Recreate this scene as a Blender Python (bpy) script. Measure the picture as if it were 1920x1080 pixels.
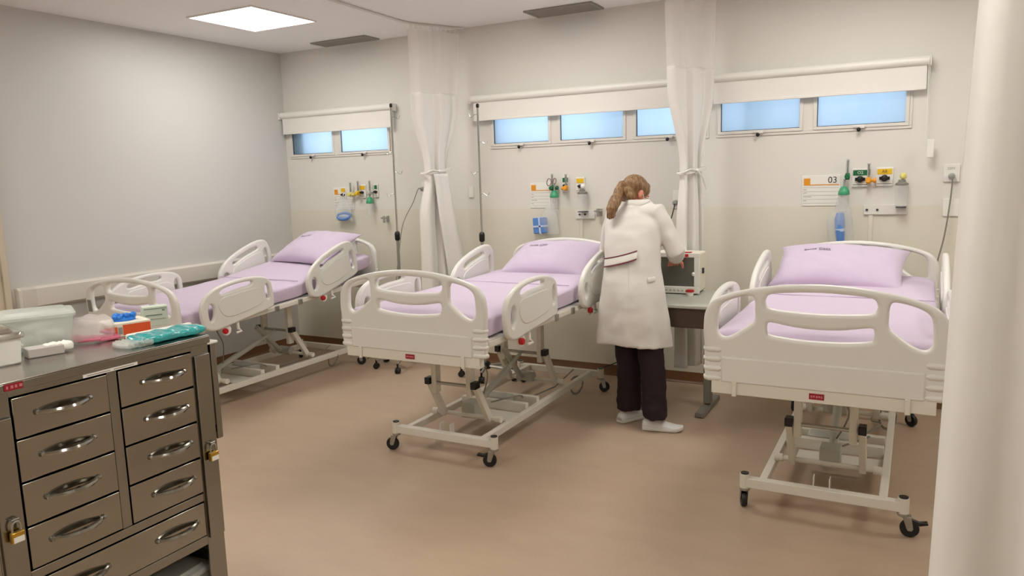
import bpy, bmesh, math, random
from mathutils import Vector, Matrix, Euler, noise
random.seed(7)
for o in list(bpy.data.objects): bpy.data.objects.remove(o)
scene = bpy.context.scene
COL = scene.collection
R = math.radians

# ------------------------------------------------------------------ camera
CAM = (5.2545, -5.3753, 1.535)
YAW, PITCH, ROLL, LENS = R(28.285), R(8.330), R(-1.681), 26.54
def cam_matrix():
    sy, cy, sp, cp, sr, cr = math.sin(YAW), math.cos(YAW), math.sin(PITCH), math.cos(PITCH), math.sin(ROLL), math.cos(ROLL)
    fwd = Vector((-sy, cy, 0)); right = Vector((cy, sy, 0)); up = Vector((0, 0, 1))
    f2 = fwd*cp - up*sp; u2 = up*cp + fwd*sp
    r3 = right*cr + u2*sr; u3 = u2*cr - right*sr
    M = Matrix.Identity(4)
    for i in range(3):
        M[i][0] = r3[i]; M[i][1] = u3[i]; M[i][2] = -f2[i]; M[i][3] = CAM[i]
    return M
cd = bpy.data.cameras.new('camera'); cam = bpy.data.objects.new('camera', cd); COL.objects.link(cam)
cd.lens = LENS; cd.sensor_width = 36; cd.clip_start = .05
cam.matrix_world = cam_matrix()
scene.camera = cam

# ------------------------------------------------------------------ light and exposure
W = bpy.data.worlds.new('sky'); scene.world = W; W.use_nodes = True
bg = W.node_tree.nodes['Background']
bg.inputs[0].default_value = (.78, .88, 1.0, 1); bg.inputs[1].default_value = 1.6
PANEL_STRENGTH = 14.8
PANEL_COLOR = (1.0, .975, .925, 1)
PANELS = [(.945, -1.21), (2.95, -1.21), (4.95, -1.21), (6.95, -1.21), (.945, -4.5), (2.95, -4.5), (4.95, -4.5), (6.95, -4.5)]
vs = scene.view_settings
vs.view_transform = 'Standard'; vs.look = 'None'; vs.gamma = 1; vs.exposure = 0.2
try: vs.use_curve_mapping = False
except Exception: pass

# ------------------------------------------------------------------ materials
def lin(c):
    return tuple(((x/255)/12.92 if x/255 <= .04045 else ((x/255+.055)/1.055)**2.4) for x in c) + (1,)
MATS = {}
def mat(name, rgb, rough=.5, metal=0., spec=.5, var=.04, vscale=6., bump=0., bscale=40., trans=0., alpha=1., coat=0., emit=None, estr=0., sheen=0., stretch=None, rvar=0., sss=0.):
    if name in MATS: return MATS[name]
    m = bpy.data.materials.new(name); m.use_nodes = True
    nt = m.node_tree; N = nt.nodes; Lk = nt.links
    b = N['Principled BSDF']
    b.inputs['Roughness'].default_value = rough; b.inputs['Metallic'].default_value = metal
    b.inputs['Specular IOR Level'].default_value = spec
    b.inputs['Transmission Weight'].default_value = trans; b.inputs['Alpha'].default_value = alpha
    b.inputs['Coat Weight'].default_value = coat; b.inputs['Sheen Weight'].default_value = sheen
    b.inputs['Subsurface Weight'].default_value = sss
    c = lin(rgb)
    tc = N.new('ShaderNodeTexCoord'); mp = N.new('ShaderNodeMapping'); Lk.new(tc.outputs['Object'], mp.inputs[0])
    if stretch: mp.inputs['Scale'].default_value = stretch
    nz = N.new('ShaderNodeTexNoise'); nz.inputs['Scale'].default_value = vscale; nz.inputs['Detail'].default_value = 4
    Lk.new(mp.outputs[0], nz.inputs[0])
    mx = N.new('ShaderNodeMix'); mx.data_type = 'RGBA'
    mx.inputs[6].default_value = tuple(x*(1-var) for x in c[:3]) + (1,)
    mx.inputs[7].default_value = tuple(min(1, x*(1+var)) for x in c[:3]) + (1,)
    Lk.new(nz.outputs[0], mx.inputs[0]); Lk.new(mx.outputs[2], b.inputs['Base Color'])
    if rvar:
        mr = N.new('ShaderNodeMapRange'); mr.inputs[3].default_value = rough-rvar; mr.inputs[4].default_value = rough+rvar
        Lk.new(nz.outputs[0], mr.inputs[0]); Lk.new(mr.outputs[0], b.inputs['Roughness'])
    if bump:
        n2 = N.new('ShaderNodeTexNoise'); n2.inputs['Scale'].default_value = bscale; n2.inputs['Detail'].default_value = 5
        Lk.new(mp.outputs[0], n2.inputs[0])
        bp = N.new('ShaderNodeBump'); bp.inputs['Strength'].default_value = bump; bp.inputs['Distance'].default_value = .01
        Lk.new(n2.outputs[0], bp.inputs['Height']); Lk.new(bp.outputs[0], b.inputs['Normal'])
    if emit:
        b.inputs['Emission Color'].default_value = emit; b.inputs['Emission Strength'].default_value = estr
    MATS[name] = m
    return m
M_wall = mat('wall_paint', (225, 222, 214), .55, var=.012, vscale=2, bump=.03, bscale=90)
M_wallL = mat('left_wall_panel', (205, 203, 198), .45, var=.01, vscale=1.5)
M_wain = mat('wall_cladding', (223, 218, 202), .42, var=.012, vscale=2)
M_ceil = mat('ceiling_paint', (252, 251, 249), .7, var=.01, vscale=2)
M_base = mat('brown_skirting', (112, 76, 44), .38, var=.08, vscale=14)
M_alu = mat('white_aluminium', (226, 222, 214), .35, var=.01)
M_blind = mat('blind_fabric', (236, 233, 226), .75, var=.015, bump=.06, bscale=300)
M_plas = mat('bed_plastic', (228, 226, 219), .34, var=.012, coat=.15)
M_paint = mat('bed_enamel', (226, 221, 208), .33, var=.015)
M_sheet = mat('lavender_sheet', (207, 189, 211), .85, var=.03, vscale=10, bump=.16, bscale=22, sheen=.25)
M_pil = mat('lavender_pillowcase', (207, 190, 212), .85, var=.03, vscale=10, bump=.14, bscale=18, sheen=.25)
M_black = mat('black_rubber', (22, 20, 22), .45, var=.1)
M_blk = mat('black_plastic', (18, 17, 18), .35, var=.1)
M_zinc = mat('zinc_steel', (176, 174, 168), .3, metal=.9, var=.05)
M_chr = mat('chrome', (200, 198, 192), .14, metal=1., var=.02)
M_grey = mat('grey_plastic', (150, 152, 146), .45, var=.03)
M_lgrey = mat('light_grey_plastic', (188, 188, 178), .4, var=.02)
M_red = mat('red_plastic', (190, 22, 36), .35, var=.05)
M_lab = mat('red_label', (150, 20, 38), .4, var=.1)
M_labtx = mat('label_print', (205, 120, 128), .5, var=.05)
M_white = mat('white_plastic', (236, 234, 226), .35, var=.01)
M_print = mat('grey_print', (92, 82, 96), .8, var=.05)
M_dark = mat('dark_print', (58, 56, 58), .6, var=.05)
M_org = mat('orange_print', (226, 150, 34), .45, var=.03)
M_grn = mat('green_plastic', (18, 104, 62), .35, var=.05)
M_grn2 = mat('soft_green_plastic', (64, 156, 112), .35, var=.05)
M_yel = mat('yellow_plastic', (232, 190, 30), .4, var=.04)
M_pyel = mat('pale_yellow_plastic', (222, 214, 120), .4, var=.03)
M_brass = mat('brass', (196, 158, 70), .28, metal=.9, var=.05)
M_clear = mat('clear_plastic', (235, 240, 238), .12, trans=.92, var=.0)
M_clearb = mat('clear_bag', (236, 238, 234), .3, alpha=.26, var=.02, bump=.5, bscale=30)
M_frost = mat('frosted_tub', (226, 232, 224), .35, alpha=.42, var=.02, bump=.1, bscale=20)
M_blue = mat('blue_fabric', (92, 138, 206), .8, var=.12, vscale=25, bump=.3, bscale=40)
M_lblue = mat('pale_blue_tape', (190, 208, 232), .7, var=.04)
M_glove = mat('blue_nitrile', (30, 120, 214), .4, var=.2, vscale=60, bump=.3, bscale=80)
M_teal = mat('teal_wrap', (24, 158, 160), .25, var=.3, vscale=30, bump=.6, bscale=30, coat=.5)
M_orng = mat('orange_carton', (220, 84, 28), .5, var=.08)
M_cart = mat('pale_green_carton', (206, 216, 200), .6, var=.02)
M_cream = mat('cream_carton', (232, 226, 208), .6, var=.02)
M_pink = mat('pink_pack', (206, 112, 136), .5, var=.35, vscale=30)
M_gauze = mat('white_gauze', (238, 236, 228), .9, var=.05, vscale=40, bump=.5, bscale=60)
M_screen = mat('monitor_glass', (92, 92, 82), .12, var=.05, coat=.6)  # base colour lightened to stand in for the reflection on the screen
M_desk = mat('desk_laminate', (186, 188, 176), .35, var=.02)
M_dgrey = mat('desk_steel', (128, 126, 116), .4, var=.03)
M_dband = mat('desk_rail', (84, 66, 54), .5, var=.05)
M_coat = mat('white_coat_cotton', (218, 213, 205), .85, var=.02, vscale=8, bump=.2, bscale=16, sheen=.1)
M_mar = mat('maroon_piping', (110, 30, 52), .7, var=.05)
M_trou = mat('dark_maroon_trousers', (34, 14, 22), .85, var=.15, vscale=6, bump=.25, bscale=12)
M_shoe = mat('white_sneaker', (226, 224, 222), .6, var=.04, bump=.2, bscale=60)
M_sole = mat('sneaker_sole', (234, 232, 226), .5, var=.02)
M_skin = mat('skin', (214, 140, 116), .5, var=.06, vscale=12, sss=.15)
M_cable = mat('grey_cable', (128, 124, 114), .5, var=.03)
M_ccable = mat('cream_cable', (200, 194, 176), .5, var=.02)
M_dcable = mat('dark_cable', (52, 46, 44), .5, var=.03)
M_door = mat('beige_door', (206, 194, 172), .4, var=.02)
def hair_mat():
    m = bpy.data.materials.new('blond_hair_strands'); m.use_nodes = True
    nt = m.node_tree; N = nt.nodes; L = nt.links; b = N['Principled BSDF']
    tc = N.new('ShaderNodeTexCoord'); mp = N.new('ShaderNodeMapping'); mp.inputs['Scale'].default_value = (60, 42, 7); mp.inputs['Rotation'].default_value = (R(18), R(-14), 0)
    nz = N.new('ShaderNodeTexNoise'); nz.inputs['Scale'].default_value = 1.6; nz.inputs['Detail'].default_value = 6; nz.inputs['Roughness'].default_value = .65
    cr = N.new('ShaderNodeValToRGB'); e = cr.color_ramp.elements; e[0].position = .36; e[0].color = lin((98, 70, 42)); e[1].position = .66; e[1].color = lin((168, 132, 88))
    k = e.new(.5); k.color = lin((132, 98, 60))
    L.new(tc.outputs['Object'], mp.inputs[0]); L.new(mp.outputs[0], nz.inputs[0]); L.new(nz.outputs[0], cr.inputs[0]); L.new(cr.outputs[0], b.inputs['Base Color'])
    bp = N.new('ShaderNodeBump'); bp.inputs['Strength'].default_value = .8; bp.inputs['Distance'].default_value = .006
    L.new(nz.outputs[0], bp.inputs['Height']); L.new(bp.outputs[0], b.inputs['Normal']); b.inputs['Roughness'].default_value = .42
    return m
M_hair = hair_mat()
M_vent = mat('vent_metal', (150, 144, 134), .5, var=.02)
M_ventd = mat('vent_interior', (60, 56, 52), .8, var=.02)

def steel(name, rgb, rough, stretch):
    m = mat(name, rgb, rough, metal=1., var=.1, vscale=3, bump=.035, bscale=4, stretch=stretch, rvar=.05); return m
M_ss = steel('stainless_panel', (148, 146, 138), .2, (1, 1, 1))
M_ssd = steel('stainless_drawer', (156, 153, 145), .13, (1, 2, 2))
M_sst = mat('stainless_worktop', (190, 184, 178), .26, metal=1., var=.08, vscale=5, bump=.02, bscale=8)

def floor_mat():
    m = bpy.data.materials.new('vinyl_floor'); m.use_nodes = True
    nt = m.node_tree; N = nt.nodes; L = nt.links; b = N['Principled BSDF']
    tc = N.new('ShaderNodeTexCoord'); mp = N.new('ShaderNodeMapping'); mp.inputs['Scale'].default_value = (1.2, 2.6, 1)
    L.new(tc.outputs['Object'], mp.inputs[0])
    n1 = N.new('ShaderNodeTexNoise'); n1.inputs['Scale'].default_value = 2.2; n1.inputs['Detail'].default_value = 8; n1.inputs['Roughness'].default_value = .62
    L.new(mp.outputs[0], n1.inputs[0])
    n2 = N.new('ShaderNodeTexNoise'); n2.inputs['Scale'].default_value = 120; n2.inputs['Detail'].default_value = 2
    L.new(tc.outputs['Object'], n2.inputs[0])
    cr = N.new('ShaderNodeValToRGB'); e = cr.color_ramp.elements
    e[0].position = .34; e[0].color = lin((188, 164, 140)); e[1].position = .68; e[1].color = lin((196, 173, 148))
    L.new(n1.outputs[0], cr.inputs[0])
    mx = N.new('ShaderNodeMix'); mx.data_type = 'RGBA'; mx.blend_type = 'MULTIPLY'; mx.inputs[0].default_value = .12
    L.new(cr.outputs[0], mx.inputs[6]); L.new(n2.outputs[1], mx.inputs[7]); L.new(mx.outputs[2], b.inputs['Base Color'])
    b.inputs['Roughness'].default_value = .36; b.inputs['Specular IOR Level'].default_value = .4
    return m
M_floor = floor_mat()

def cloth_mat(name, rgb, alpha=None):
    m = bpy.data.materials.new(name); m.use_nodes = True
    nt = m.node_tree; N = nt.nodes; L = nt.links
    for n in list(N):
        if n.type == 'BSDF_PRINCIPLED': N.remove(n)
    out = [n for n in N if n.type == 'OUTPUT_MATERIAL'][0]
    d = N.new('ShaderNodeBsdfDiffuse'); d.inputs[0].default_value = lin(rgb)
    t = N.new('ShaderNodeBsdfTranslucent'); t.inputs[0].default_value = lin(rgb)
    tc = N.new('ShaderNodeTexCoord'); nz = N.new('ShaderNodeTexNoise'); nz.inputs['Scale'].default_value = 25; nz.inputs['Detail'].default_value = 5
    bp = N.new('ShaderNodeBump'); bp.inputs['Strength'].default_value = .15; bp.inputs['Distance'].default_value = .01
    L.new(tc.outputs['Object'], nz.inputs[0]); L.new(nz.outputs[0], bp.inputs['Height'])
    L.new(bp.outputs[0], d.inputs['Normal'])
    mx = N.new('ShaderNodeMixShader'); mx.inputs[0].default_value = .16
    L.new(d.outputs[0], mx.inputs[1]); L.new(t.outputs[0], mx.inputs[2])
    last = mx
    if alpha is not None:
        tr = N.new('ShaderNodeBsdfTransparent'); m2 = N.new('ShaderNodeMixShader'); m2.inputs[0].default_value = alpha
        L.new(tr.outputs[0], m2.inputs[1]); L.new(mx.outputs[0], m2.inputs[2]); last = m2
    L.new(last.outputs[0], out.inputs[0])
    return m
M_cur = cloth_mat('curtain_fabric', (248, 245, 240))
M_net = cloth_mat('curtain_net', (244, 240, 235), .6)

def frosted_mat():
    m = bpy.data.materials.new('frosted_glass'); m.use_nodes = True
    nt = m.node_tree; N = nt.nodes; L = nt.links
    out = [n for n in N if n.type == 'OUTPUT_MATERIAL'][0]
    b = N['Principled BSDF']; b.inputs['Base Color'].default_value = lin((200, 214, 226)); b.inputs['Roughness'].default_value = .25
    t = N.new('ShaderNodeBsdfTranslucent')
    tc = N.new('ShaderNodeTexCoord'); nz = N.new('ShaderNodeTexNoise'); nz.inputs['Scale'].default_value = 3
    cr = N.new('ShaderNodeValToRGB'); cr.color_ramp.elements[0].color = (.74, .86, .97, 1); cr.color_ramp.elements[1].color = (.84, .93, 1, 1)
    L.new(tc.outputs['Object'], nz.inputs[0]); L.new(nz.outputs[0], cr.inputs[0]); L.new(cr.outputs[0], t.inputs[0])
    mx = N.new('ShaderNodeMixShader'); mx.inputs[0].default_value = .9
    L.new(b.outputs[0], mx.inputs[1]); L.new(t.outputs[0], mx.inputs[2]); L.new(mx.outputs[0], out.inputs[0])
    return m
M_frg = frosted_mat()
M_diff = mat('light_diffuser', (250, 248, 244), .5, var=0, emit=PANEL_COLOR, estr=PANEL_STRENGTH)

# ------------------------------------------------------------------ mesh helpers
class MB:
    def __init__(s): s.v = []; s.f = []; s.m = []; s.mi = 0
    def add(s, vs_, fs):
        k = len(s.v); s.v += [tuple(v) for v in vs_]
        for f in fs: s.f.append(tuple(i+k for i in f)); s.m.append(s.mi)
        return s
    def box(s, x0, x1, y0, y1, z0, z1, M=None):
        p = [Vector((x, y, z)) for x in (x0, x1) for y in (y0, y1) for z in (z0, z1)]
        if M: p = [M @ q for q in p]
        return s.add(p, [(0,1,3,2), (4,6,7,5), (0,4,5,1), (2,3,7,6), (0,2,6,4), (1,5,7,3)])
    def beam(s, a, b, w, h, up=(0,0,1)):
        a = Vector(a); b = Vector(b); d = (b-a).normalized(); u = Vector(up)
        x = d.cross(u)
        if x.length < 1e-4: x = d.cross(Vector((0,1,0)))
        x.normalize(); u = x.cross(d)
        p = [q + x*sx*w/2 + u*sz*h/2 for q in (a, b) for sx in (-1, 1) for sz in (-1, 1)]
        return s.add(p, [(0,1,3,2), (4,6,7,5), (0,4,5,1), (2,3,7,6), (0,2,6,4), (1,5,7,3)])
    def rings(s, rs, cap=True, closed=False):
        n = len(rs[0]); k = len(s.v)
        for r in rs: s.v += [tuple(v) for v in r]
        m = len(rs)
        for i in range(m if closed else m-1):
            for j in range(n):
                a = k+i*n+j; b_ = k+i*n+(j+1) % n; c = k+((i+1) % m)*n+(j+1) % n; d = k+((i+1) % m)*n+j
                s.f.append((a, b_, c, d)); s.m.append(s.mi)
        if cap and not closed:
            s.f.append(tuple(k+j for j in reversed(range(n)))); s.m.append(s.mi)
            s.f.append(tuple(k+(m-1)*n+j for j in range(n))); s.m.append(s.mi)
        return s
    def cyl(s, a, b, r0, r1=None, n=16, cap=True):
        r1 = r0 if r1 is None else r1
        return s.tube([a, b], [r0, r1], n, cap)
    def tube(s, pts, r, n=8, cap=True):
        pts = [Vector(p) for p in pts]; m = len(pts)
        rr = r if isinstance(r, (list, tuple)) else [r]*m
        d0 = (pts[1]-pts[0]).normalized()
        u = d0.cross(Vector((0,0,1)))
        if u.length < 1e-3: u = d0.cross(Vector((0,1,0)))
        u.normalize(); rs = []
        for i, p in enumerate(pts):
            d = (pts[min(i+1, m-1)] - pts[max(i-1, 0)]).normalized()
            u = (u - d*u.dot(d)).normalized(); w = d.cross(u)
            rs.append([p + (u*math.cos(2*math.pi*j/n) + w*math.sin(2*math.pi*j/n))*rr[i] for j in range(n)])
        return s.rings(rs, cap)
    def lathe(s, prof, M=None, n=20, cap=True):
        rs = []
        for r, z in prof:
            ring = [Vector((r*math.cos(2*math.pi*j/n), r*math.sin(2*math.pi*j/n), z)) for j in range(n)]
            if M: ring = [M @ q for q in ring]
            rs.append(ring)
        return s.rings(rs, cap)
    def ball(s, c, r, n=16, M=None):
        c = Vector(c); rr = r if isinstance(r, (tuple, list)) else (r, r, r); rs = []
        for i in range(n//2+1):
            t = -math.pi/2 + math.pi*i/(n//2); ct = max(math.cos(t), .02); st = math.sin(t); ring = []
            for j in range(n):
                q = Vector((rr[0]*ct*math.cos(2*math.pi*j/n), rr[1]*ct*math.sin(2*math.pi*j/n), rr[2]*st))
                if M: q = M @ q
                ring.append(c+q)
            rs.append(ring)
        return s.rings(rs)
    def build(s, name, m, parent=None, bevel=0, smooth=True, ang=38, sub=0, solid=0):
        me = bpy.data.meshes.new(name); me.from_pydata(s.v, [], s.f); me.update()
        for q in (m if isinstance(m, (list, tuple)) else [m]): me.materials.append(q)
        for i, p in enumerate(me.polygons): p.material_index = s.m[i]
        return finish(name, me, parent, bevel, smooth, ang, sub, solid)
def finish(name, me, parent, bevel=0, smooth=True, ang=38, sub=0, solid=0, fix=True):
    if fix:
        bm = bmesh.new(); bm.from_mesh(me); bmesh.ops.recalc_face_normals(bm, faces=bm.faces); bm.to_mesh(me); bm.free()
    if smooth:
        me.polygons.foreach_set('use_smooth', [True]*len(me.polygons))
        if ang: me.set_sharp_from_angle(angle=R(ang))
    o = bpy.data.objects.new(name, me); COL.objects.link(o)
    if parent is not None: o.parent = parent
    if solid:
        md = o.modifiers.new('solidify', 'SOLIDIFY'); md.thickness = solid; md.offset = 0
    if bevel:
        md = o.modifiers.new('bevel', 'BEVEL'); md.width = bevel; md.segments = 2; md.limit_method = 'ANGLE'; md.angle_limit = R(40)
        md.harden_normals = False
    if sub:
        md = o.modifiers.new('subdivision', 'SUBSURF'); md.levels = sub; md.render_levels = sub
    return o
def Box(name, x0, x1, y0, y1, z0, z1, m, parent=None, bevel=0, M=None):
    return MB().box(x0, x1, y0, y1, z0, z1, M).build(name, m, parent, bevel, smooth=bool(bevel))
def thing(name, label, cat, loc=(0,0,0), rotz=0, group=None):
    o = bpy.data.objects.new(name, None); COL.objects.link(o); o.empty_display_size = .05
    o.location = loc; o.rotation_euler = (0, 0, rotz); o['label'] = label; o['category'] = cat
    if group: o['group'] = group
    return o
def tag(o, label, cat, group=None):
    o['label'] = label; o['category'] = cat
    if group: o['group'] = group
    return o
def struct(o): o['kind'] = 'structure'; return o
def kids(o): return [c for c in bpy.data.objects if c.parent == o]
def copy_tree(o, parent=None):
    c = o.copy(); COL.objects.link(c); c.parent = parent
    for ch in kids(o): copy_tree(ch, c)
    return c
def catmull(pts, k=5, closed=True):
    out = []; n = len(pts)
    rng = range(n) if closed else range(n-1)
    for i in rng:
        if closed: p0, p1, p2, p3 = pts[(i-1) % n], pts[i], pts[(i+1) % n], pts[(i+2) % n]
        else: p0, p1, p2, p3 = pts[max(i-1, 0)], pts[i], pts[i+1], pts[min(i+2, n-1)]
        for j in range(k):
            t = j/k
            out.append(tuple(.5*((2*b)+(-a+c)*t+(2*a-5*b+4*c-d)*t*t+(-a+3*b-3*c+d)*t**3) for a, b, c, d in zip(p0, p1, p2, p3)))
    if not closed: out.append(tuple(pts[-1]))
    return out
def area2(p): return sum(p[i][0]*p[(i+1) % len(p)][1]-p[(i+1) % len(p)][0]*p[i][1] for i in range(len(p)))
def plate_mesh(name, outline, holes, half, bev, res=3):
    """2-D outline with holes -> rounded slab mesh in its own XY plane, thickness along Z"""
    cu = bpy.data.curves.new(name, 'CURVE'); cu.dimensions = '2D'; cu.fill_mode = 'BOTH'
    cu.extrude = max(half-bev, 0); cu.bevel_depth = bev; cu.bevel_resolution = res; cu.offset = -bev
    for k, pl in enumerate([outline]+list(holes)):
        pl = list(pl)
        if (area2(pl) > 0) != (k == 0): pl.reverse()
        sp = cu.splines.new('POLY'); sp.points.add(len(pl)-1)
        for i, p in enumerate(pl): sp.points[i].co = (p[0], p[1], 0, 1)
        sp.use_cyclic_u = True
    ob = bpy.data.objects.new(name, cu); COL.objects.link(ob)
    dg = bpy.context.evaluated_depsgraph_get(); dg.update()
    me = bpy.data.meshes.new_from_object(ob.evaluated_get(dg))
    bpy.data.objects.remove(ob)
    return me
def text_mesh(body, size, extrude=.0006):
    cu = bpy.data.curves.new('lettering', 'FONT'); cu.body = body; cu.size = size; cu.extrude = extrude
    cu.align_x = 'CENTER'; cu.align_y = 'CENTER'; cu.resolution_u = 3
    ob = bpy.data.objects.new('lettering', cu); COL.objects.link(ob)
    dg = bpy.context.evaluated_depsgraph_get(); dg.update()
    me = bpy.data.meshes.new_from_object(ob.evaluated_get(dg)); bpy.data.objects.remove(ob)
    return me
def text(name, body, size, m, parent, loc, rot=(R(90), 0, 0), extrude=.0006):
    me = text_mesh(body, size, extrude); me.materials.clear(); me.materials.append(m)
    o = finish(name, me, parent, smooth=False, fix=False)
    o.location = loc; o.rotation_euler = rot
    return o
def mapped(me, fn):
    for v in me.vertices: v.co = fn(v.co)
    me.update(); return me
# ------------------------------------------------------------------ room shell
H_C, XR, YF = 2.728, 8.4, -6.9
struct(Box('floor', -.15, XR+.15, YF-.15, .15, -.12, 0, M_floor))
struct(Box('ceiling', -.15, XR+.15, YF-.15, .15, H_C, H_C+.12, M_ceil))
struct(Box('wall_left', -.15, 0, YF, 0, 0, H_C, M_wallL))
struct(Box('wall_right', XR, XR+.15, YF, 0, 0, H_C, M_wall))
struct(Box('wall_front', 0, XR, YF-.15, YF, 0, H_C, M_wall))
WZ0, WZ1 = 1.765, 2.175
OPEN = [(.05, 1.215), (2.205, 3.955), (4.005, 5.205)]
wb = MB(); T = .13
wb.box(0, XR, 0, T, 0, WZ0); wb.box(0, XR, 0, T, WZ1, H_C)
xs = [0] + [v for ab in OPEN for v in ab] + [XR]
for i in range(0, len(xs), 2): wb.box(xs[i], xs[i+1], 0, T, WZ0, WZ1)
struct(wb.build('wall_back', M_wall, smooth=False))
struct(Box('trim_1', 0, XR, -.003, 0, .07, 1.288, M_wain))
ex = MB()  # blocks added behind the frosted glass to darken parts of the panes
for a, b_, c in ((.052, .215, .045), (2.207, 2.262, .045), (3.235, 3.30, .10), (4.175, 4.24, .09)): ex.box(a, b_, c, .40, 1.77, 2.17)
ex.box(4.5, 6.2, 1.2, 1.3, .5, 2.3)  # farther slab added outside to dim the right-hand panes
struct(ex.build('exterior_shade_blocks', mat('shade_block_grey', (176, 178, 176), .8), smooth=False))
def skirting(name, a, b, n):
    m = MB(); a = Vector(a); b = Vector(b); n = Vector(n); pr = [(0, 0), (.03, 0), (.018, .006), (.009, .02), (.006, .075), (.0045, .08), (0, .08)]
    m.rings([[p + n*u + Vector((0, 0, v)) for u, v in pr] for p in (a, b)])
    return struct(m.build(name, M_base, ang=60))
skirting('baseboard_back', (0, 0, 0), (XR, 0, 0), (0, -1, 0))
skirting('baseboard_left', (0, -2.62, 0), (0, 0, 0), (1, 0, 0))
skirting('baseboard_right', (XR, YF, 0), (XR, 0, 0), (-1, 0, 0))
skirting('baseboard_front', (0, YF, 0), (XR, YF, 0), (0, 1, 0))

# windows
PANES = [[(.085, .568), (.665, 1.19)], [(2.242, 2.724), (2.825, 3.33), (3.43, 3.915)], [(4.037, 4.548), (4.655, 5.166)]]
for wi, ((a, b_), panes) in enumerate(zip(OPEN, PANES)):
    fr = MB(); z0, z1, d0, d1 = WZ0, WZ1, -.008, .06
    fr.box(a, b_, d0, d1, z0, z0+.018); fr.box(a, b_, d0, d1, z1-.02, z1)
    fr.box(a, a+.016, d0, d1, z0+.018, z1-.02); fr.box(b_-.016, b_, d0, d1, z0+.018, z1-.02)
    for (p, q), (r_, s_) in zip(panes[:-1], panes[1:]):
        mid = (q+r_)/2; hg = (r_-q)/2-.020; fr.box(mid-hg, mid+hg, d0+.002, d1, z0+.018, z1-.02)
    w = struct(fr.build('window_%d' % (wi+1), M_alu, bevel=.002))
    for (p, q) in panes:
        sm = MB(); zb, zt, t = WZ0+.024, WZ1-.026, .022
        sm.box(p-t, q+t, -.014, .02, zb-.006, zb+.014); sm.box(p-t, q+t, -.014, .02, zt-.014, zt+.006)
        sm.box(p-t, p, -.014, .02, zb+.014, zt-.014); sm.box(q, q+t, -.014, .02, zb+.014, zt-.014)
        sash = sm.build('window_sash', M_alu, w, bevel=.002)
        Box('window_pane', p-.003, q+.003, .004, .010, zb+.010, zt-.010, M_frg, sash)
        gk = MB(); gk.box(p, p+.004, -.002, .004, zb+.014, zt-.014); gk.box(p, q, -.002, .004, zb+.014, zb+.018)
        gk.build('gasket', M_dark, sash, smooth=False)
        cx = (p+q)/2
        lt = MB(); lt.box(cx-.035, cx+.035, -.026, -.014, zb-.004, zb+.010); lt.box(cx-.012, cx+.03, -.034, -.024, zb-.010, zb+.004)
        l_ = lt.build('latch', M_alu, sash, bevel=.002)
        MB().ball((cx-.004, -.036, zb-.018), (.013, .010, .014), 10).build('latch_knob', M_blk, sash)

# door in the left wall at the edge of the picture
dr = struct(Box('door_1', .002, .045, -3.56, -2.66, .004, 2.1, M_door, bevel=.002))
fm = MB(); fm.box(.001, .06, -2.66, -2.622, 0, 2.14); fm.box(.001, .06, -3.60, -3.56, 0, 2.14); fm.box(.001, .06, -3.56, -2.66, 2.1, 2.14)
struct(fm.build('trim_2', M_door, bevel=.003))
dh = MB().cyl((.045, -2.72, 1.05), (.09, -2.72, 1.05), .011).cyl((.085, -2.72, 1.05), (.085, -2.84, 1.05), .009)
dh.build('door_handle', M_zinc, dr)
jm = Box('jamb_seal', .0, .010, -2.622, -2.612, 0, H_C-.02, M_dark); struct(jm); jm.name = 'trim_3'

# bumper rail
bm_ = MB(); pr = [(.001, .757), (.040, .757), (.058, .772), (.060, .83), (.058, .888), (.040, .902), (.001, .902)]
ys_ = [(-2.60, .02), (-2.575, 1), (-.02, 1), (-.002, 1)]
bm_.rings([[Vector((max(.001, u*s), y, v)) for u, v in pr] for y, s in ys_])
br = bm_.build('bumper_rail', mat('bumper_vinyl', (214, 208, 198), .45, var=.01), ang=30)
tag(br, 'long off-white wall bumper rail on the left wall behind the corner bed', 'wall guard')
cap_ = MB().rings([[Vector((max(.002, u*s+.001), y, .83+(v-.83)*1.02)) for u, v in pr] for y, s in ((-2.603, .3), (-2.55, 1.02), (-2.46, 1.03))]).build('end_cap', mat('bumper_cap', (206, 200, 190), .45, var=.01), br)

# ceiling lights (real lamps) and vents
rows_ = {-1.21: 'near the window wall', -4.5: 'above the open floor'}
cols_ = {.945: 'over the corner bed', 2.95: 'over the middle bed', 4.95: 'over the right-hand bed', 6.95: 'beyond the right-hand bed'}
lab = {0: 'lit square white ceiling panel light near the left wall, the only one in view'}
for i, (x, y) in enumerate(PANELS):
    if i == 0: t = thing('ceiling_light', lab[0], 'ceiling light', (x, y, H_C), 0, 'square ceiling panels')
    else: t = thing('ceiling_light', 'square ceiling panel light %s, %s' % (rows_[y], cols_[x]), 'ceiling light', (x, y, H_C), 0, 'square ceiling panels')
    Box('diffuser', -.305, .305, -.305, .305, -.006, -.001, M_diff, t)
    f_ = MB(); a, b_ = .305, .318
    f_.box(-b_, b_, -b_, -a, -.010, -.0005); f_.box(-b_, b_, a, b_, -.010, -.0005); f_.box(-b_, -a, -a, a, -.010, -.0005); f_.box(a, b_, -a, a, -.010, -.0005)
    f_.build('frame', M_white, t, smooth=False)
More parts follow.
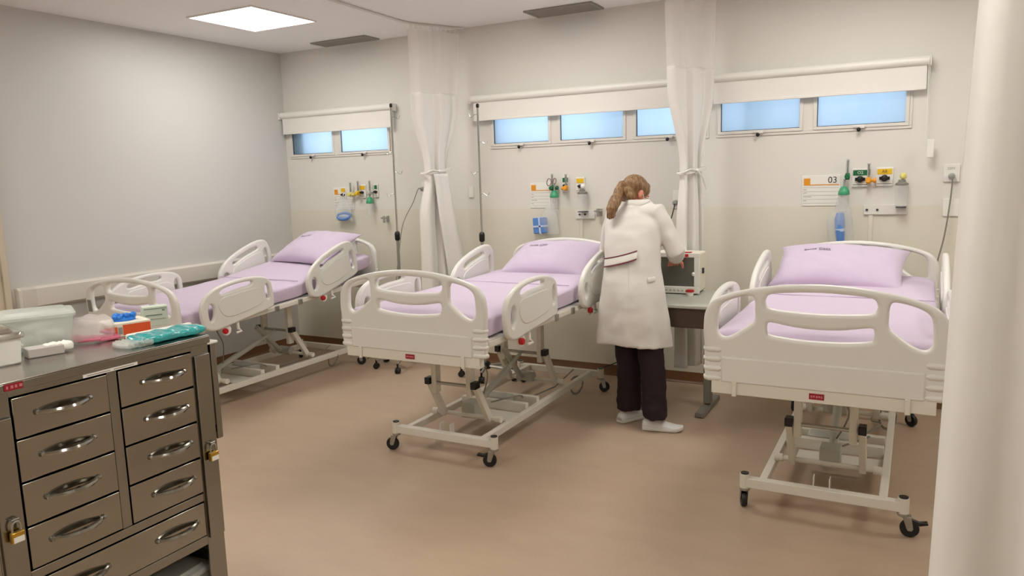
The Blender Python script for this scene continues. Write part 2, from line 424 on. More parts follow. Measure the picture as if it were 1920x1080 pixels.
def vent(x0, x1, y0, y1, label):
    t = thing('ceiling_vent', label, 'vent', ((x0+x1)/2, (y0+y1)/2, H_C), 0, 'ceiling air grilles')
    w, d = (x1-x0)/2, (y1-y0)/2
    f_ = MB(); e = .022
    f_.box(-w, w, -d, -d+e, -.012, -.0005); f_.box(-w, w, d-e, d, -.012, -.0005); f_.box(-w, -w+e, -d+e, d-e, -.012, -.0005); f_.box(w-e, w, -d+e, d-e, -.012, -.0005)
    f_.build('frame', M_vent, t, bevel=.002)
    Box('backing', -w+e, w-e, -d+e, d-e, -.002, -.0005, M_ventd, t)
    s_ = MB(); n = 7
    for k in range(n):
        yy = -d+e+(2*d-2*e)*(k+.5)/n
        s_.beam((-w+e, yy, -.008), (w-e, yy, -.008), .013, .0015, (0, .5, .8))
    s_.build('slats', M_vent, t, smooth=False)
vent(.60, 1.19, -.25, -.05, 'grey air grille in the ceiling above the window nearest the room corner')
vent(2.67, 3.20, -.28, -.03, 'grey air grille in the ceiling above the middle bed')

# curtain tracks
def track(name, pts, label):
    o = MB().tube(catmull([Vector((x, y, H_C-.010)) for x, y in pts], 6, False), .0085, 8).build(name, M_alu)
    tag(o, label, 'curtain track'); return o
track('curtain_track', [(2.0, -.02), (1.88, -.27), (1.785, -.48), (1.79, -.9), (1.82, -1.6), (1.85, -2.9)], 'white ceiling curtain track between the corner bed and middle bed')
track('curtain_track', [(4.04, -.02), (3.90, -.25), (3.785, -.45), (3.79, -.9), (3.80, -2.9)], 'white ceiling curtain track right of the middle bed')
track('curtain_track', [(5.20, -4.02), (6.6, -3.80), (6.6, -.02)], 'ceiling curtain track carrying the near right-hand curtain')

def sheet(zs, width, centre, d, n, amp, k, ph, ns=120, ph_z=0.):
    """open folded cloth surface; functions of z give width, centre, fold amplitude"""
    rows = []
    for z in zs:
        w = width(z); c = centre(z); a = amp(z); row = []
        for j in range(ns+1):
            s = j/ns; u = (s-.5)*w
            fold = a*(math.sin(2*math.pi*k*s+ph+ph_z*z)+.22*math.sin(2*math.pi*k*2.3*s+1.3+ph*2+1.7*ph_z*z))
            edge = .5*a*math.cos(2*math.pi*k*s*1.0+ph)
            row.append(Vector((c[0]+d[0]*(u+edge)+n[0]*fold, c[1]+d[1]*(u+edge)+n[1]*fold, z)))
        rows.append(row)
    return rows
def add_sheet(mb, rows):
    n = len(rows[0]); fs = [(i*n+j, i*n+j+1, (i+1)*n+j+1, (i+1)*n+j) for i in range(len(rows)-1) for j in range(n-1)]
    mb.add([v for r in rows for v in r], fs); return mb
def lerp_tab(tab):
    def f(z):
        if z >= tab[0][0]: return tab[0][1]
        for (za, a), (zb, b_) in zip(tab, tab[1:]):
            if z >= zb:
                t = (za-z)/(za-zb); t = t*t*(3-2*t)
                if isinstance(a, (tuple, list)): return tuple(p+(q-p)*t for p, q in zip(a, b_))
                return a+(b_-a)*t
        return tab[-1][1]
    return f
def curtain(label, P0, P1, znet, ztie, zbot, ctie, cbot, wtie, wbot, k=5, ph=.4, flap=False):
    P0 = Vector(P0); P1 = Vector(P1); c0 = (P0+P1)/2; w0 = (P1-P0).length; d = (P1-P0).normalized(); n = Vector((-d.y, d.x))
    t = thing('privacy_curtain', label, 'curtain', (c0.x, c0.y, 0))
    sg = -1 if (Vector((CAM[0], CAM[1]))-c0).dot(n) < 0 else 1
    L_ = lambda p: (p[0]-c0.x, p[1]-c0.y)
    zt = H_C-.05
    cen = lerp_tab([(zt, (0, 0)), (ztie+.05, L_(ctie)), (ztie-.05, L_(ctie)), (ztie-.4, L_(cbot)), (zbot, L_(cbot))])
    wid = lerp_tab([(zt, w0), (znet-.1, w0*.93), (ztie+.03, wtie), (ztie-.03, wtie), (ztie-.35, wbot*.92), (zbot, wbot)])
    am = lerp_tab([(zt, .018), (znet, .020), (ztie+.03, .024), (ztie-.03, .024), (ztie-.3, .030), (zbot, .036)])
    zz = [zt-(zt-znet)*i/14 for i in range(15)]
    m = MB(); add_sheet(m, sheet(zz, wid, cen, d, n, am, k, ph, ph_z=.5)); m.build('net_header', M_net, t, ang=0)
    zz = [znet+.008-(znet+.008-zbot)*i/70 for i in range(71)]
    m = MB(); add_sheet(m, sheet(zz, wid, cen, d, n, am, k, ph, ph_z=.5))
    m.build('fabric', M_cur, t, ang=0, solid=.002)
    if flap:
        rows = []
        for i in range(50):
            z = ztie-.02-(ztie-.02-zbot)*i/49; f = (ztie-.02-z)/.9; c = cen(z); row = []
            for j in range(41):
                s = j/40; u = (-.055+.115*f)+(.125+.085*f)*s; v = -.058-.020*math.sin(math.pi*s)-.010*math.sin(9*s+2*f)+.035*f*s
                row.append(Vector((c[0]+d.x*u-n.x*v*sg, c[1]+d.y*u-n.y*v*sg, z)))
            rows.append(row)
        m = MB(); add_sheet(m, rows); m.build('fabric_flap', M_cur, t, ang=0, solid=.002)
    # tie: cloth band knotted round the bundle
    c = cen(ztie); pts = []
    for j in range(25):
        a = 2*math.pi*j/24; u, v = math.cos(a)*(wtie*.5+.03), math.sin(a)*.052
        pts.append(Vector((c[0]+d.x*u+n.x*v, c[1]+d.y*u+n.y*v, ztie+.018*math.cos(a))))
    m = MB()
    m.rings([[p+Vector((0, 0, .011)), p*1+Vector(((p.x-c[0])*.04, (p.y-c[1])*.04, .0)), p-Vector((0, 0, .011)), p-Vector(((p.x-c[0])*.03, (p.y-c[1])*.03, 0))] for p in pts[:-1]], closed=True)
    kn = c[0]-n.x*.055, c[1]-n.y*.055
    if (Vector((kn[0]+c0.x, kn[1]+c0.y))-Vector(CAM[:2])).length > (Vector((c[0]+c0.x, c[1]+c0.y))-Vector(CAM[:2])).length:
        kn = c[0]+n.x*.055, c[1]+n.y*.055
    q = Vector((kn[0], kn[1], ztie))
    m.ball(q, (.016, .016, .014), 8)
    m.tube([q, q+Vector((d.x*.05, d.y*.05, -.05)), q+Vector((d.x*.085, d.y*.085, -.13))], [.008, .007, .006], 6)
    m.tube([q, q+Vector((-d.x*.06, -d.y*.06, .01)), q+Vector((-d.x*.13, -d.y*.13, -.015))], [.008, .006, .005], 6)
    m.build('tie_band', M_cur, t)
    nh = 10
    for j in range(nh):
        s = (j+.5)/nh-.5; x, y = d.x*s*w0*.95, d.y*s*w0*.95
        ring = [Vector((x+d.x*.007*math.cos(a), y+d.y*.007*math.cos(a), H_C-.034+.014*math.sin(a))) for a in [2*math.pi*i/8 for i in range(9)]]
        MB().tube(ring, .0025, 5).build('hook', M_white, t)
    return t
curtain('white hospital curtain tied at the middle, left of the middle bed', (1.775, -.47), (1.985, -.07), 2.20, 1.60, .34, (1.85, -.27), (1.85, -.29), .21, .33, 2.2, .5, flap=True)
curtain('white hospital curtain tied at the middle, hanging behind the monitor', (3.775, -.44), (4.01, -.08), 2.215, 1.545, .20, (3.90, -.25), (3.905, -.27), .18, .24, 2.2, 1.9)
# near curtain at the right edge of the picture
def near_curtain():
    t = thing('privacy_curtain', 'large near off-white curtain hanging down the right edge of the picture', 'curtain', (5.75, -3.93, 0))
    ctrl = [(5.312, -3.97), (5.325, -4.012), (5.352, -4.02), (5.375, -4.0), (5.40, -3.985), (5.425, -3.99), (5.45, -4.02), (5.49, -4.045), (5.55, -4.02), (5.60, -3.93), (5.66, -3.87), (5.74, -3.90), (5.80, -4.0), (5.88, -4.05), (5.96, -3.96), (6.03, -3.85), (6.12, -3.86), (6.2, -3.98), (6.29, -3.99), (6.36, -3.84), (6.45, -3.78), (6.55, -3.88)]
    path = catmull(ctrl, 8, closed=False)
    def rows(z0, z1, n):
        out = []
        for i in range(n+1):
            z = z0+(z1-z0)*i/n; row = []
            for q, (x, y) in enumerate(path):
                s = q/(len(path)-1); e = max(0, 1-s*5)
                ax = x + e*(.020-.032*(1.9-z)) + .004*math.sin(3*z+5*s) + (z-1.4)*.006*math.sin(9*s)
                ay = y + .010*math.sin(2.1*z+11*s)
                row.append(Vector((ax-5.75, ay+3.93, z)))
            out.append(row)
        return out
    m = MB(); add_sheet(m, rows(H_C-.05, 2.2, 8)); m.build('net_header', M_net, t, ang=0)
    m = MB(); add_sheet(m, rows(2.21, .16, 60)); m.build('fabric', M_cur, t, ang=0, solid=.002)
near_curtain()

# roller blinds
def blind(x0, x1, label, bracket=True):
    t = thing('roller_blind', label, 'blind', ((x0+x1)/2, 0, 2.18), 0, 'window roller blinds')
    w = (x1-x0)/2
    MB().cyl((-w, -.050, -.020), (w, -.050, -.020), .029, n=24).build('roller_tube', M_white, t)
    MB().box(-w+.012, w-.012, -.054, -.0515, -.175, -.02).build('blind_fabric', M_blind, t, smooth=False)
    MB().box(-w+.012, w-.012, -.059, -.048, -.192, -.174).build('bottom_bar', M_blind, t, bevel=.003)
    for s in (-1, 1):
        MB().box(s*(w+.006)-.004, s*(w+.006)+.004, -.085, -.004, -.055, .006).build('bracket', M_white, t, bevel=.002)
    pts = [Vector((w-.004, -.082, -.02)), Vector((w-.002, -.084, -.25)), Vector((w, -.082, -.52)), Vector((w+.004, -.07, -.535)), Vector((w+.006, -.06, -.52)), Vector((w+.006, -.055, -.25)), Vector((w+.004, -.05, -.02))]
    MB().tube(pts, .0022, 5).build('pull_chain', M_white, t)
    return t
blind(-0.0+.012, 1.285, 'white roller blind over the window nearest the room corner')
blind(2.075, 3.93, 'white roller blind over the window behind the middle bed')
bl3 = blind(3.985, 5.285, 'white roller blind over the right-hand window with a chain weight')
MB().box(.655, .695, -.078, -.064, -.60, -.49).build('chain_weight', M_white, bl3, bevel=.004)
# ------------------------------------------------------------------ hospital bed (local origin: foot board plane, on the floor)
def fz(z): return 1.535-(1.5-z)*1.028
def board(name, parent, yy, front):
    half = [(.436, .652), (.440, .70), (.441, .80), (.444, .88), (.436, .94), (.405, .985), (.355, 1.011), (.265, 1.036), (.14, 1.056)]
    raw = half + [(0, 1.064)] + [(-u, z) for u, z in reversed(half)]
    out = catmull(raw[1:-1], 4, closed=False); out = [raw[0]] + out + [raw[-1]]
    S = lambda p: [(u*1.02, fz(z)) for u, z in p]
    win = catmull([(.375, .962), (.33, .992), (.262, 1.008), (.243, .995), (.240, .955), (.241, .915), (.262, .893), (.325, .848), (.362, .838), (.383, .858), (.385, .90)], 4)
    sl1 = catmull([(-.198, 1.000), (-.18, 1.019), (-.10, 1.028), (0, 1.032), (.10, 1.028), (.18, 1.019), (.198, 1.000), (.198, .978), (.18, .962), (.09, .954), (0, .951), (-.09, .954), (-.18, .962), (-.198, .978)], 3)
    sl2 = catmull([(-.192, .893), (-.178, .907), (-.09, .893), (0, .888), (.09, .893), (.178, .907), (.192, .893), (.190, .868), (.176, .856), (.09, .846), (0, .843), (-.09, .846), (-.176, .856), (-.190, .868)], 3)
    holes = [S(win), S([(-u, z) for u, z in reversed(win)]), S(sl1), S(sl2)]
    me = plate_mesh(name, S(out), holes, .019, .0165, 4)
    mapped(me, lambda c: Vector((c.x, yy+c.z, c.y)))
    me.materials.clear(); me.materials.append(M_plas)
    o = finish(name, me, parent, ang=50)
    s = -1 if front else 1
    lo = MB(); z0, z1 = fz(.652), fz(.757)
    def slab(x0, x1, za, zb, d, bv): lo.box(x0, x1, yy-d if s < 0 else yy, yy if s < 0 else yy+d, za, zb)
    slab(-.375, .375, z0, z1, .026, 0)
    lp = lo.build('lower_panel', M_plas, o, bevel=.006)
    for sx in (-1, 1):
        gm = MB()
        for k in range(4):
            zc = fz(.664+.040*k)
            gm.tube([Vector((sx*.372, yy+s*.014, zc)), Vector((sx*.385, yy+s*.015, zc)), Vector((sx*.425, yy+s*.014, zc)), Vector((sx*.440, yy+s*.007, zc)), Vector((sx*.444, yy-s*.004, zc)), Vector((sx*.438, yy-s*.014, zc))], [.004, .0125, .0135, .013, .012, .006], 10)
        gm.build('grip_ribs', M_plas, o)
    return o
def side_rail(name, parent, outline, holes, sx, emb):
    dz = lambda p: [(a, b-.018*min(1, max(0, (b-.72)/.15))) for a, b in p]
    me = plate_mesh(name, catmull(dz(outline), 4), [catmull(dz(h), 4) for h in holes], .016, .0135, 4)
    x = sx*.468
    mapped(me, lambda c: Vector((x+c.z, c.x, c.y)))
    me.materials.clear(); me.materials.append(M_plas)
    o = finish(name, me, parent, ang=50)
    me = plate_mesh('grip_panel', catmull(dz(emb), 4), [], .0205, .005, 2)
    mapped(me, lambda c: Vector((x+c.z, c.x, c.y))); me.materials.clear(); me.materials.append(M_plas)
    finish('grip_panel', me, o, ang=50)
    return o
FOOT_O = [(.165, .735), (.140, .79), (.135, .86), (.150, .925), (.205, .975), (.30, 1.008), (.44, 1.024), (.58, 1.020), (.69, .998), (.745, .955), (.757, .87), (.755, .80), (.735, .762), (.60, .742), (.40, .722), (.24, .708)]
FOOT_H = [[(.195, .875), (.215, .905), (.240, .885), (.238, .83), (.215, .785), (.197, .80)], [(.30, .965), (.34, .985), (.44, .996), (.56, .993), (.575, .975), (.54, .965), (.43, .962), (.33, .950)], [(.685, .92), (.70, .945), (.715, .93), (.718, .86), (.705, .835), (.69, .85)]]
FOOT_E = [(.275, .86), (.30, .925), (.40, .935), (.52, .94), (.635, .935), (.655, .88), (.64, .82), (.50, .79), (.34, .785)]
HEAD_O = [(1.135, .735), (1.110, .79), (1.105, .85), (1.130, .915), (1.20, .975), (1.32, 1.022), (1.46, 1.055), (1.58, 1.068), (1.655, 1.050), (1.690, .99), (1.695, .90), (1.690, .82), (1.665, .775), (1.52, .745), (1.36, .72), (1.22, .706)]
HEAD_H = [[(1.160, .85), (1.175, .885), (1.205, .875), (1.212, .82), (1.19, .78), (1.165, .79)], [(1.27, .955), (1.33, .985), (1.46, 1.012), (1.54, 1.020), (1.55, 1.000), (1.50, .988), (1.38, .965), (1.29, .935)], [(1.615, .96), (1.635, .985), (1.652, .965), (1.655, .87), (1.638, .84), (1.62, .86)]]
HEAD_E = [(1.25, .84), (1.27, .905), (1.37, .94), (1.48, .965), (1.58, .965), (1.60, .90), (1.585, .83), (1.45, .785), (1.31, .78)]

def caster(parent, x, y, rot, brake):
    M = Matrix.Translation((x, y, 0)) @ Matrix.Rotation(rot, 4, 'Z')
    rw = .0375; off = .026
    f = MB()
    f.lathe([(.006, .105), (.022, .105), (.024, .098), (.022, .090), (.010, .088)], M, 16)
    for s in (-1, 1):
        pr = [(-.004, .092), (.030, .090), (off+.013, .040), (off+.008, .030), (off-.008, .030), (off-.013, .040)]
        f.rings([[M @ Vector((u, s*.0155+t, v)) for u, v in pr] for t in (-.0015, .0015)])
    f.box(-.008, .032, -.016, .016, .086, .092, M)
    f.cyl(M @ Vector((off, -.019, rw)), M @ Vector((off, .019, rw)), .005, n=8)
    c = f.build('caster', M_zinc, parent, bevel=.0012)
    w = MB(); Mw = M @ Matrix.Translation((off, 0, rw)) @ Matrix.Rotation(R(90), 4, 'X')
    w.lathe([(.012, -.013), (.028, -.0115), (.0345, -.012), (rw, -.006), (rw, .006), (.0345, .012), (.028, .0115), (.012, .013)], Mw, 28)
    w.build('wheel', M_black, c)
    if brake:
        b_ = MB()
        pr = [(.030, .080), (.062, .068), (.092, .072), (.094, .064), (.064, .054), (.034, .062)]
        b_.rings([[M @ Vector((u, t*(1.4 if u > .08 else 1), v)) for u, v in pr] for t in (-.011, .011)])
        b_.build('brake_pedal', M_blk, c, bevel=.002)
    return c

def build_bed(root):
    deck = []   # parts that tilt with the deck
    base = MB(); e = .0225
    Y0, Y1 = .25, 1.80
    for y in (Y0, Y1): base.box(-.3225, .3225, y-.02, y+.02, .108, .152)
    for s in (-1, 1): base.box(s*.245-.017, s*.245+.017, Y0+.02, Y1-.02, .110, .150)
    bf = base.build('base_frame', M_paint, root, bevel=.003)
    for x in (-.3225, .3225):
        for y in (Y0, Y1):
            MB().cyl((x, y, .098), (x, y, .168), .0225, n=20).build('caster_post', M_paint, bf)
            MB().cyl((x, y, .1665), (x, y, .1725), .0185, n=20).build('post_cap', M_blk, bf)
    cross = MB()
    for y in (.83, .98): cross.box(-.228, .228, y-.018, y+.018, .120, .178)
    cross.box(-.16, .228, .64, .80, .112, .120)
    cross.build('cross_bar', M_paint, root, bevel=.003)
    # lifting arms
    for y, xi, xo, yb in ((.37, .115, .152, .50), (1.22, .135, .172, 1.36)):
        for s in (-1, 1):
            MB().box(s*xi-.016, s*xi+.016, y-.026, y+.026, .335, .705).build('lift_post', M_paint, root, bevel=.003)
            MB().beam((s*xo, y-.012, .405), (s*xo, yb, .165), .030, .040, (0, 1, 0)).build('lift_arm', M_paint, root, bevel=.003)
            MB().box(s*xo-.017, s*xo+.017, y-.040, y+.014, .385, .424).build('arm_cap', M_blk, root, bevel=.003)
        MB().cyl((-.230, yb, .175), (.230, yb, .175), .0125, n=14).build('torsion_tube', M_paint, root)
        for s in (-1, 1): MB().cyl((s*.195, yb, .175), (s*.232, yb, .175), .019, n=14).build('pivot_collar', M_paint, root)
        MB().cyl((-xo, y-.012, .395), (xo, y-.012, .395), .010, n=12).build('pivot_shaft', M_zinc, root)
    for s in (-1, 1): MB().box(s*.033-.002, s*.033+.002, .27, .31, .10, .19).build('guide_bracket', M_paint, root)
    # actuators, control box, pump tray
    mo = MB(); mo.cyl((.02, .52, .20), (.00, 1.02, .335), .021, n=16); mo.cyl((.0, 1.0, .33), (-.005, 1.2, .385), .012, n=12); mo.box(-.035, .055, .50, .60, .155, .245)
    mo.build('actuator', M_lgrey, root, bevel=.004)
    mo = MB(); mo.cyl((-.06, 1.30, .20), (-.04, 1.05, .44), .019, n=16); mo.cyl((-.10, 1.34, .195), (.02, 1.34, .195), .034, n=20)
    mo.build('actuator', M_lgrey, root)
    MB().box(-.13, .07, .86, .96, .115, .185).build('control_box', M_lgrey, root, bevel=.008)
    MB().box(-.05, .0, .852, .861, .145, .157).build('box_sticker', M_white, root)
    cb = MB(); cb.tube(catmull([(.05, .70, .2), (.16, .86, .21), (.10, 1.06, .13), (.20, 1.25, .16), (.14, 1.45, .12), (.20, 1.60, .20)], 6, False), .0045, 6)
    cb.tube(catmull([(.0, .66, .2), (.08, .62, .40), (-.02, .66, .52), (.06, .75, .68)], 6, False), .004, 6)
    lp = [(.22+.045*math.cos(a)*(1+.1*math.sin(3*a)), 1.60+.03*math.sin(a), .085+.055*math.sin(a)+.004*k) for k in range(3) for a in [2*math.pi*i/10+k for i in range(11)]]
    cb.tube(catmull(lp, 3, False), .004, 6)
    cb.build('power_cable', M_cable, root)
    for (x, y), rot, br in (((-.3225, Y0), R(195), False), ((.3225, Y0), R(212), True), ((-.3225, Y1), R(60), True), ((.3225, Y1), R(20), False)):
        caster(root, x, y, rot, br)
    # deck
    dk = MB(); zt = .745
    for s in (-1, 1): dk.box(s*.432-.015, s*.432+.015, .02, 1.95, .712, .742)
    for y in (.035, .37, .70, 1.02, 1.22, 1.55, 1.93): dk.box(-.418, .418, y-.02, y+.02, .700, .738)
    d = dk.build('deck_frame', M_paint, root, bevel=.003); deck.append(d)
    deck.append(Box('deck_panel', -.425, .425, .03, 1.94, .738, .745, M_white, root))
    sc = MB()
    for s in (-1, 1):
        for y in (.80, 1.035): sc.box(s*.452-.006, s*.452+.006, y-.018, y+.018, .705, .745)
    deck.append(sc.build('hinge_plate', M_zinc, root, bevel=.002))
    fb = MB(); fb.box(-.415, .415, -.022, .022, .612, .672)
    for s in (-1, 1):
        fb.box(s*.32-.010, s*.32+.010, -.030, -.022, .606, .668); fb.beam((s*.38, .0, .66), (s*.43, .06, .72), .03, .03)
    o = fb.build('foot_crossbeam', M_paint, root, bevel=.003); deck.append(o)
    lb = MB().box(-.028, .028, -.0245, -.0222, .628, .652).build('red_label', M_lab, o); lb['label'] = 'small red stock label'
    tx = MB()
    for k, (u, w_) in enumerate(((-.019, .006), (-.010, .007), (.001, .006), (.010, .008), (.019, .005))): tx.box(u-w_/2, u+w_/2, -.0252, -.0243, .635+.002*(k % 2), .644)
    tx.build('label_print', M_labtx, lb)
    hb = MB(); hb.box(-.40, .40, 1.95, 1.975, .640, .70); deck.append(hb.build('head_crossbeam', M_paint, root, bevel=.003))
    deck.append(board('footboard', root, 0, True)); deck.append(board('headboard', root, 1.975, False))
    back = []
    for s in (-1, 1):
        deck.append(side_rail('side_rail', root, FOOT_O, FOOT_H, s, FOOT_E))
        back.append(side_rail('side_rail', root, HEAD_O, HEAD_H, s, HEAD_E))
        for y, lst in ((.33, deck), (1.27, back)):
            k = MB(); Mx = Matrix.Translation((s*.462, y, .688)) @ Matrix.Rotation(R(90*s), 4, 'Y')
            k.lathe([(.034, -.010), (.036, 0), (.034, .006)], Mx, 20)
            k.box(s*.43, s*.462, y-.02, y+.02, .69, .716)
            kk = k.build('rail_latch', M_white, root, bevel=.002); lst.append(kk)
            b_ = MB(); b_.lathe([(.018, .004), (.0185, .022), (.015, .027)], Matrix.Translation((s*.462, y-.022, .688)) @ Matrix.Rotation(R(90*s), 4, 'Y'), 18)
            b_.build('red_knob', M_red, kk)
            h_ = MB(); h_.tube([(s*.455, y+.10, .72), (s*.458, y+.10, .672), (s*.470, y+.115, .655), (s*.458, y+.08, .65)], [.012, .011, .009, .008], 8)
            lst.append(h_.build('line_hook', M_white, root))
    for o in deck: o['_d'] = 1
    for o in back: o['_d'] = 2
proto = thing('hospital_bed', 'white electric hospital bed in the middle with a footboard facing the room', 'hospital bed', (2.99, -2.27, 0), 0, 'electric hospital beds')
build_bed(proto)
def set_tilt(root, tilt, back, drop=0.):
    """tilt the deck about the head end; raise the backrest rails about the hinge"""
    Md = Matrix.Translation((0, 1.97, .69)) @ Matrix.Rotation(R(tilt), 4, 'X') @ Matrix.Translation((0, -1.97, -.69))
    Mb = Md @ Matrix.Translation((0, 1.03, .74)) @ Matrix.Rotation(R(back), 4, 'X') @ Matrix.Translation((0, -1.03, -.74))
    for c in kids(root):
        k = c.get('_d')
        if k: c.matrix_local = Md if k == 1 else Mb
    return Md
bed_left = copy_tree(proto); bed_left.location = (.80, -2.285, 0); bed_left['label'] = 'white hospital bed in the corner by the left wall, deck sloping to the foot'
bed_right = copy_tree(proto); bed_right.location = (4.935, -2.24, 0); bed_right['label'] = 'white hospital bed nearest the right-hand curtain, footboard facing the camera'
TILT = {'m': (0, 1.5), 'l': (3.4, 5.0), 'r': (0, 1.0)}
Mm = set_tilt(proto, *TILT['m']); Ml = set_tilt(bed_left, *TILT['l']); Mr = set_tilt(bed_right, *TILT['r'])
# posts of the sloping bed follow the lower deck
for c in kids(bed_left):
    if c.name.startswith('lift_post'):
        y = sum(v.co.y for v in c.data.vertices)/len(c.data.vertices)
        c.location.z = -(1.97-y)*math.tan(R(3.4))
for r_ in (proto, bed_left, bed_right):
    for c in kids(r_):
        if '_d' in c: del c['_d']
# bar-code sticker on the corner bed footboard
def turn_casters(root, angs):
    cs = [c for c in kids(root) if c.name.startswith('caster')]
    pos = [(-.3225, .25), (.3225, .25), (-.3225, 1.80), (.3225, 1.80)]
    for c in cs:
        w = sum((v.co for v in c.data.vertices), Vector())/len(c.data.vertices)
        k = min(range(4), key=lambda i: (pos[i][0]-w.x)**2+(pos[i][1]-w.y)**2)
        x, y = pos[k]
        c.matrix_local = Matrix.Translation((x, y, 0)) @ Matrix.Rotation(R(angs[k]), 4, 'Z') @ Matrix.Translation((-x, -y, 0))
turn_casters(proto, (0, -14, 0, 0)); turn_casters(bed_right, (-85, -206, 20, -60)); turn_casters(bed_left, (60, 30, 90, 10))
st = Box('sticker', -.428, -.388, -.0215, -.0195, .845, .925, M_dgrey, None)
for c in kids(bed_left):
    if c.name.startswith('footboard'): st.parent = c; st['label'] = 'grey vertical sticker'

# mattresses with fitted lavender sheets
def mattress(root, Md, back, label, seed):
    t = thing('mattress', label, 'mattress', root.location, 0, 'lavender sheeted mattresses')
    rs = []; L0, L1 = .035, 1.925
    ys = [L0+.001, L0+.004, L0+.014, L0+.03] + [L0+.05+(L1-L0-.1)*i/52 for i in range(53)] + [L1-.03, L1-.014, L1-.004, L1-.001]
    n = 44
    for i, y in enumerate(ys):
        e = min(y-L0, L1-y); sh = 1 if e > .035 else math.sqrt(max(0, 1-((.035-e)/.035)**2))
        hw = .428-.035*(1-sh); hh = .063*(1-.55*(1-sh)); ring = []
        for j in range(n):
            a = 2*math.pi*j/n; ca, sa = math.cos(a), math.sin(a); p = .22
            x = hw*math.copysign(abs(ca)**p, ca); z = hh*math.copysign(abs(sa)**(p*1.25), sa)
            zz = .8085+z
            if sa > .1:
                zz += .006*noise.noise(Vector((x*4, y*3, seed))) + .003*noise.noise(Vector((x*13, y*9, seed+4)))
                zz -= .006*max(0, (abs(x)-.33)/.1)
            else: x *= 1-.012*(1+noise.noise(Vector((y*6, a, seed))))
            d = max(0, y-1.03)
            zz += d*math.tan(R(back)) * min(1, d/.1)
            ring.append(Md @ Vector((x, y, zz)))
        rs.append(ring)
    MB().rings(rs).build('sheet_cover', M_sheet, t, ang=0)
    sm = MB(); s1 = []
    for q in range(25):
        x = -.415+.83*q/24; y = 1.07+.004*math.sin(q); d = max(0, y-1.03)
        s1.append(Md @ Vector((x, y, .8733+d*math.tan(R(back))*min(1, d/.1)+.0025*noise.noise(Vector((x*4, y*3, seed))))))
    sm.tube(s1, .0035, 6); sm.build('sheet_hem', M_sheet, t)
    return t
m1 = mattress(proto, Mm, 1.5, 'lavender sheeted mattress on the middle hospital bed', 1.0)
m2 = mattress(bed_left, Ml, 5.0, 'lavender sheeted mattress on the sloping bed in the room corner', 5.3)
m3 = mattress(bed_right, Mr, 1.0, 'lavender sheeted mattress on the right-hand hospital bed', 9.1)

def pillow(label, loc, rot, seed, wx=.335, wy=.225, h=.075, logo=(-.125, .055)):
    t = thing('pillow', label, 'pillow', loc, 0, 'lavender pillows')
    t.rotation_euler = rot
    n = 36; m = MB(); V = []; 
    def P(u, v, s):
        eu = (1-abs(u)**2.6); ev = (1-abs(v)**2.6); th = h*(max(eu, 0)*max(ev, 0))**.5
        x = wx*u*(1-.055*(1-v*v)*abs(u)**3); y = wy*v*(1-.06*(1-u*u)*abs(v)**3)
        w = .010*noise.noise(Vector((x*7, y*7, seed+s)))+.007*noise.noise(Vector((x*16+y*9, y*11, seed+3*s)))
        corner = (abs(u)**6*abs(v)**6); x *= 1+.03*corner; y *= 1+.03*corner
        return Vector((x, y, s*(th*(1.15 if s > 0 else .6)+.003)+w*(1-corner)*(abs(th)/h)))
    for s in (1, -1):
        pts = [P(-1+2*i/n, -1+2*j/n, s) for j in range(n+1) for i in range(n+1)]
        fs = [(j*(n+1)+i, j*(n+1)+i+1, (j+1)*(n+1)+i+1, (j+1)*(n+1)+i) for j in range(n) for i in range(n)]
        m.add(pts, fs)
    # side skirt
    k = (n+1)**2; bd = [i for i in range(n+1)] + [j*(n+1)+n for j in range(1, n+1)] + [n*(n+1)+i for i in range(n-1, -1, -1)] + [j*(n+1) for j in range(n-1, 0, -1)]
    for a, b_ in zip(bd, bd[1:]+bd[:1]): m.f.append((a, b_, b_+k, a+k)); m.m.append(0)
    m.build('pillowcase', M_pil, t, ang=0)
    me = text_mesh('Santa Casa', .034, .0002)
    def drape(c):
        x = c.x+logo[0]; y = c.y+logo[1]; q = P(x/wx, y/wy, 1); return Vector((x, y, q.z+.0015))
    mapped(me, drape); me.materials.clear(); me.materials.append(M_print)
    finish('printed_name', me, t, smooth=False, fix=False)
    m_ = MB()
    for s in range(7):
        x0 = logo[0]+.012+.0095*s; m_.add([P(x/wx, (logo[1]+dy)/wy, 1)+Vector((0, 0, .0015)) for x, dy in ((x0, -.021), (x0+.007, -.021), (x0+.007, -.0165), (x0, -.0165))], [(0, 1, 2, 3)])
    m_.build('printed_strapline', M_print, t, smooth=False)
    return t
pillow('lavender pillow with printed name on the middle bed', (3.015, -.58, .952), (R(23), R(0), R(-1)), 2.1, h=.08)
pillow('lavender pillow with printed name on the corner bed by the left wall', (.83, -.60, 1.000), (R(26), 0, R(-9)), 7.7)
pillow('lavender pillow leaning on the headboard of the right-hand bed', (4.865, -.60, .948), (R(24), R(1), R(-2)), 4.4, wx=.35, h=.085)
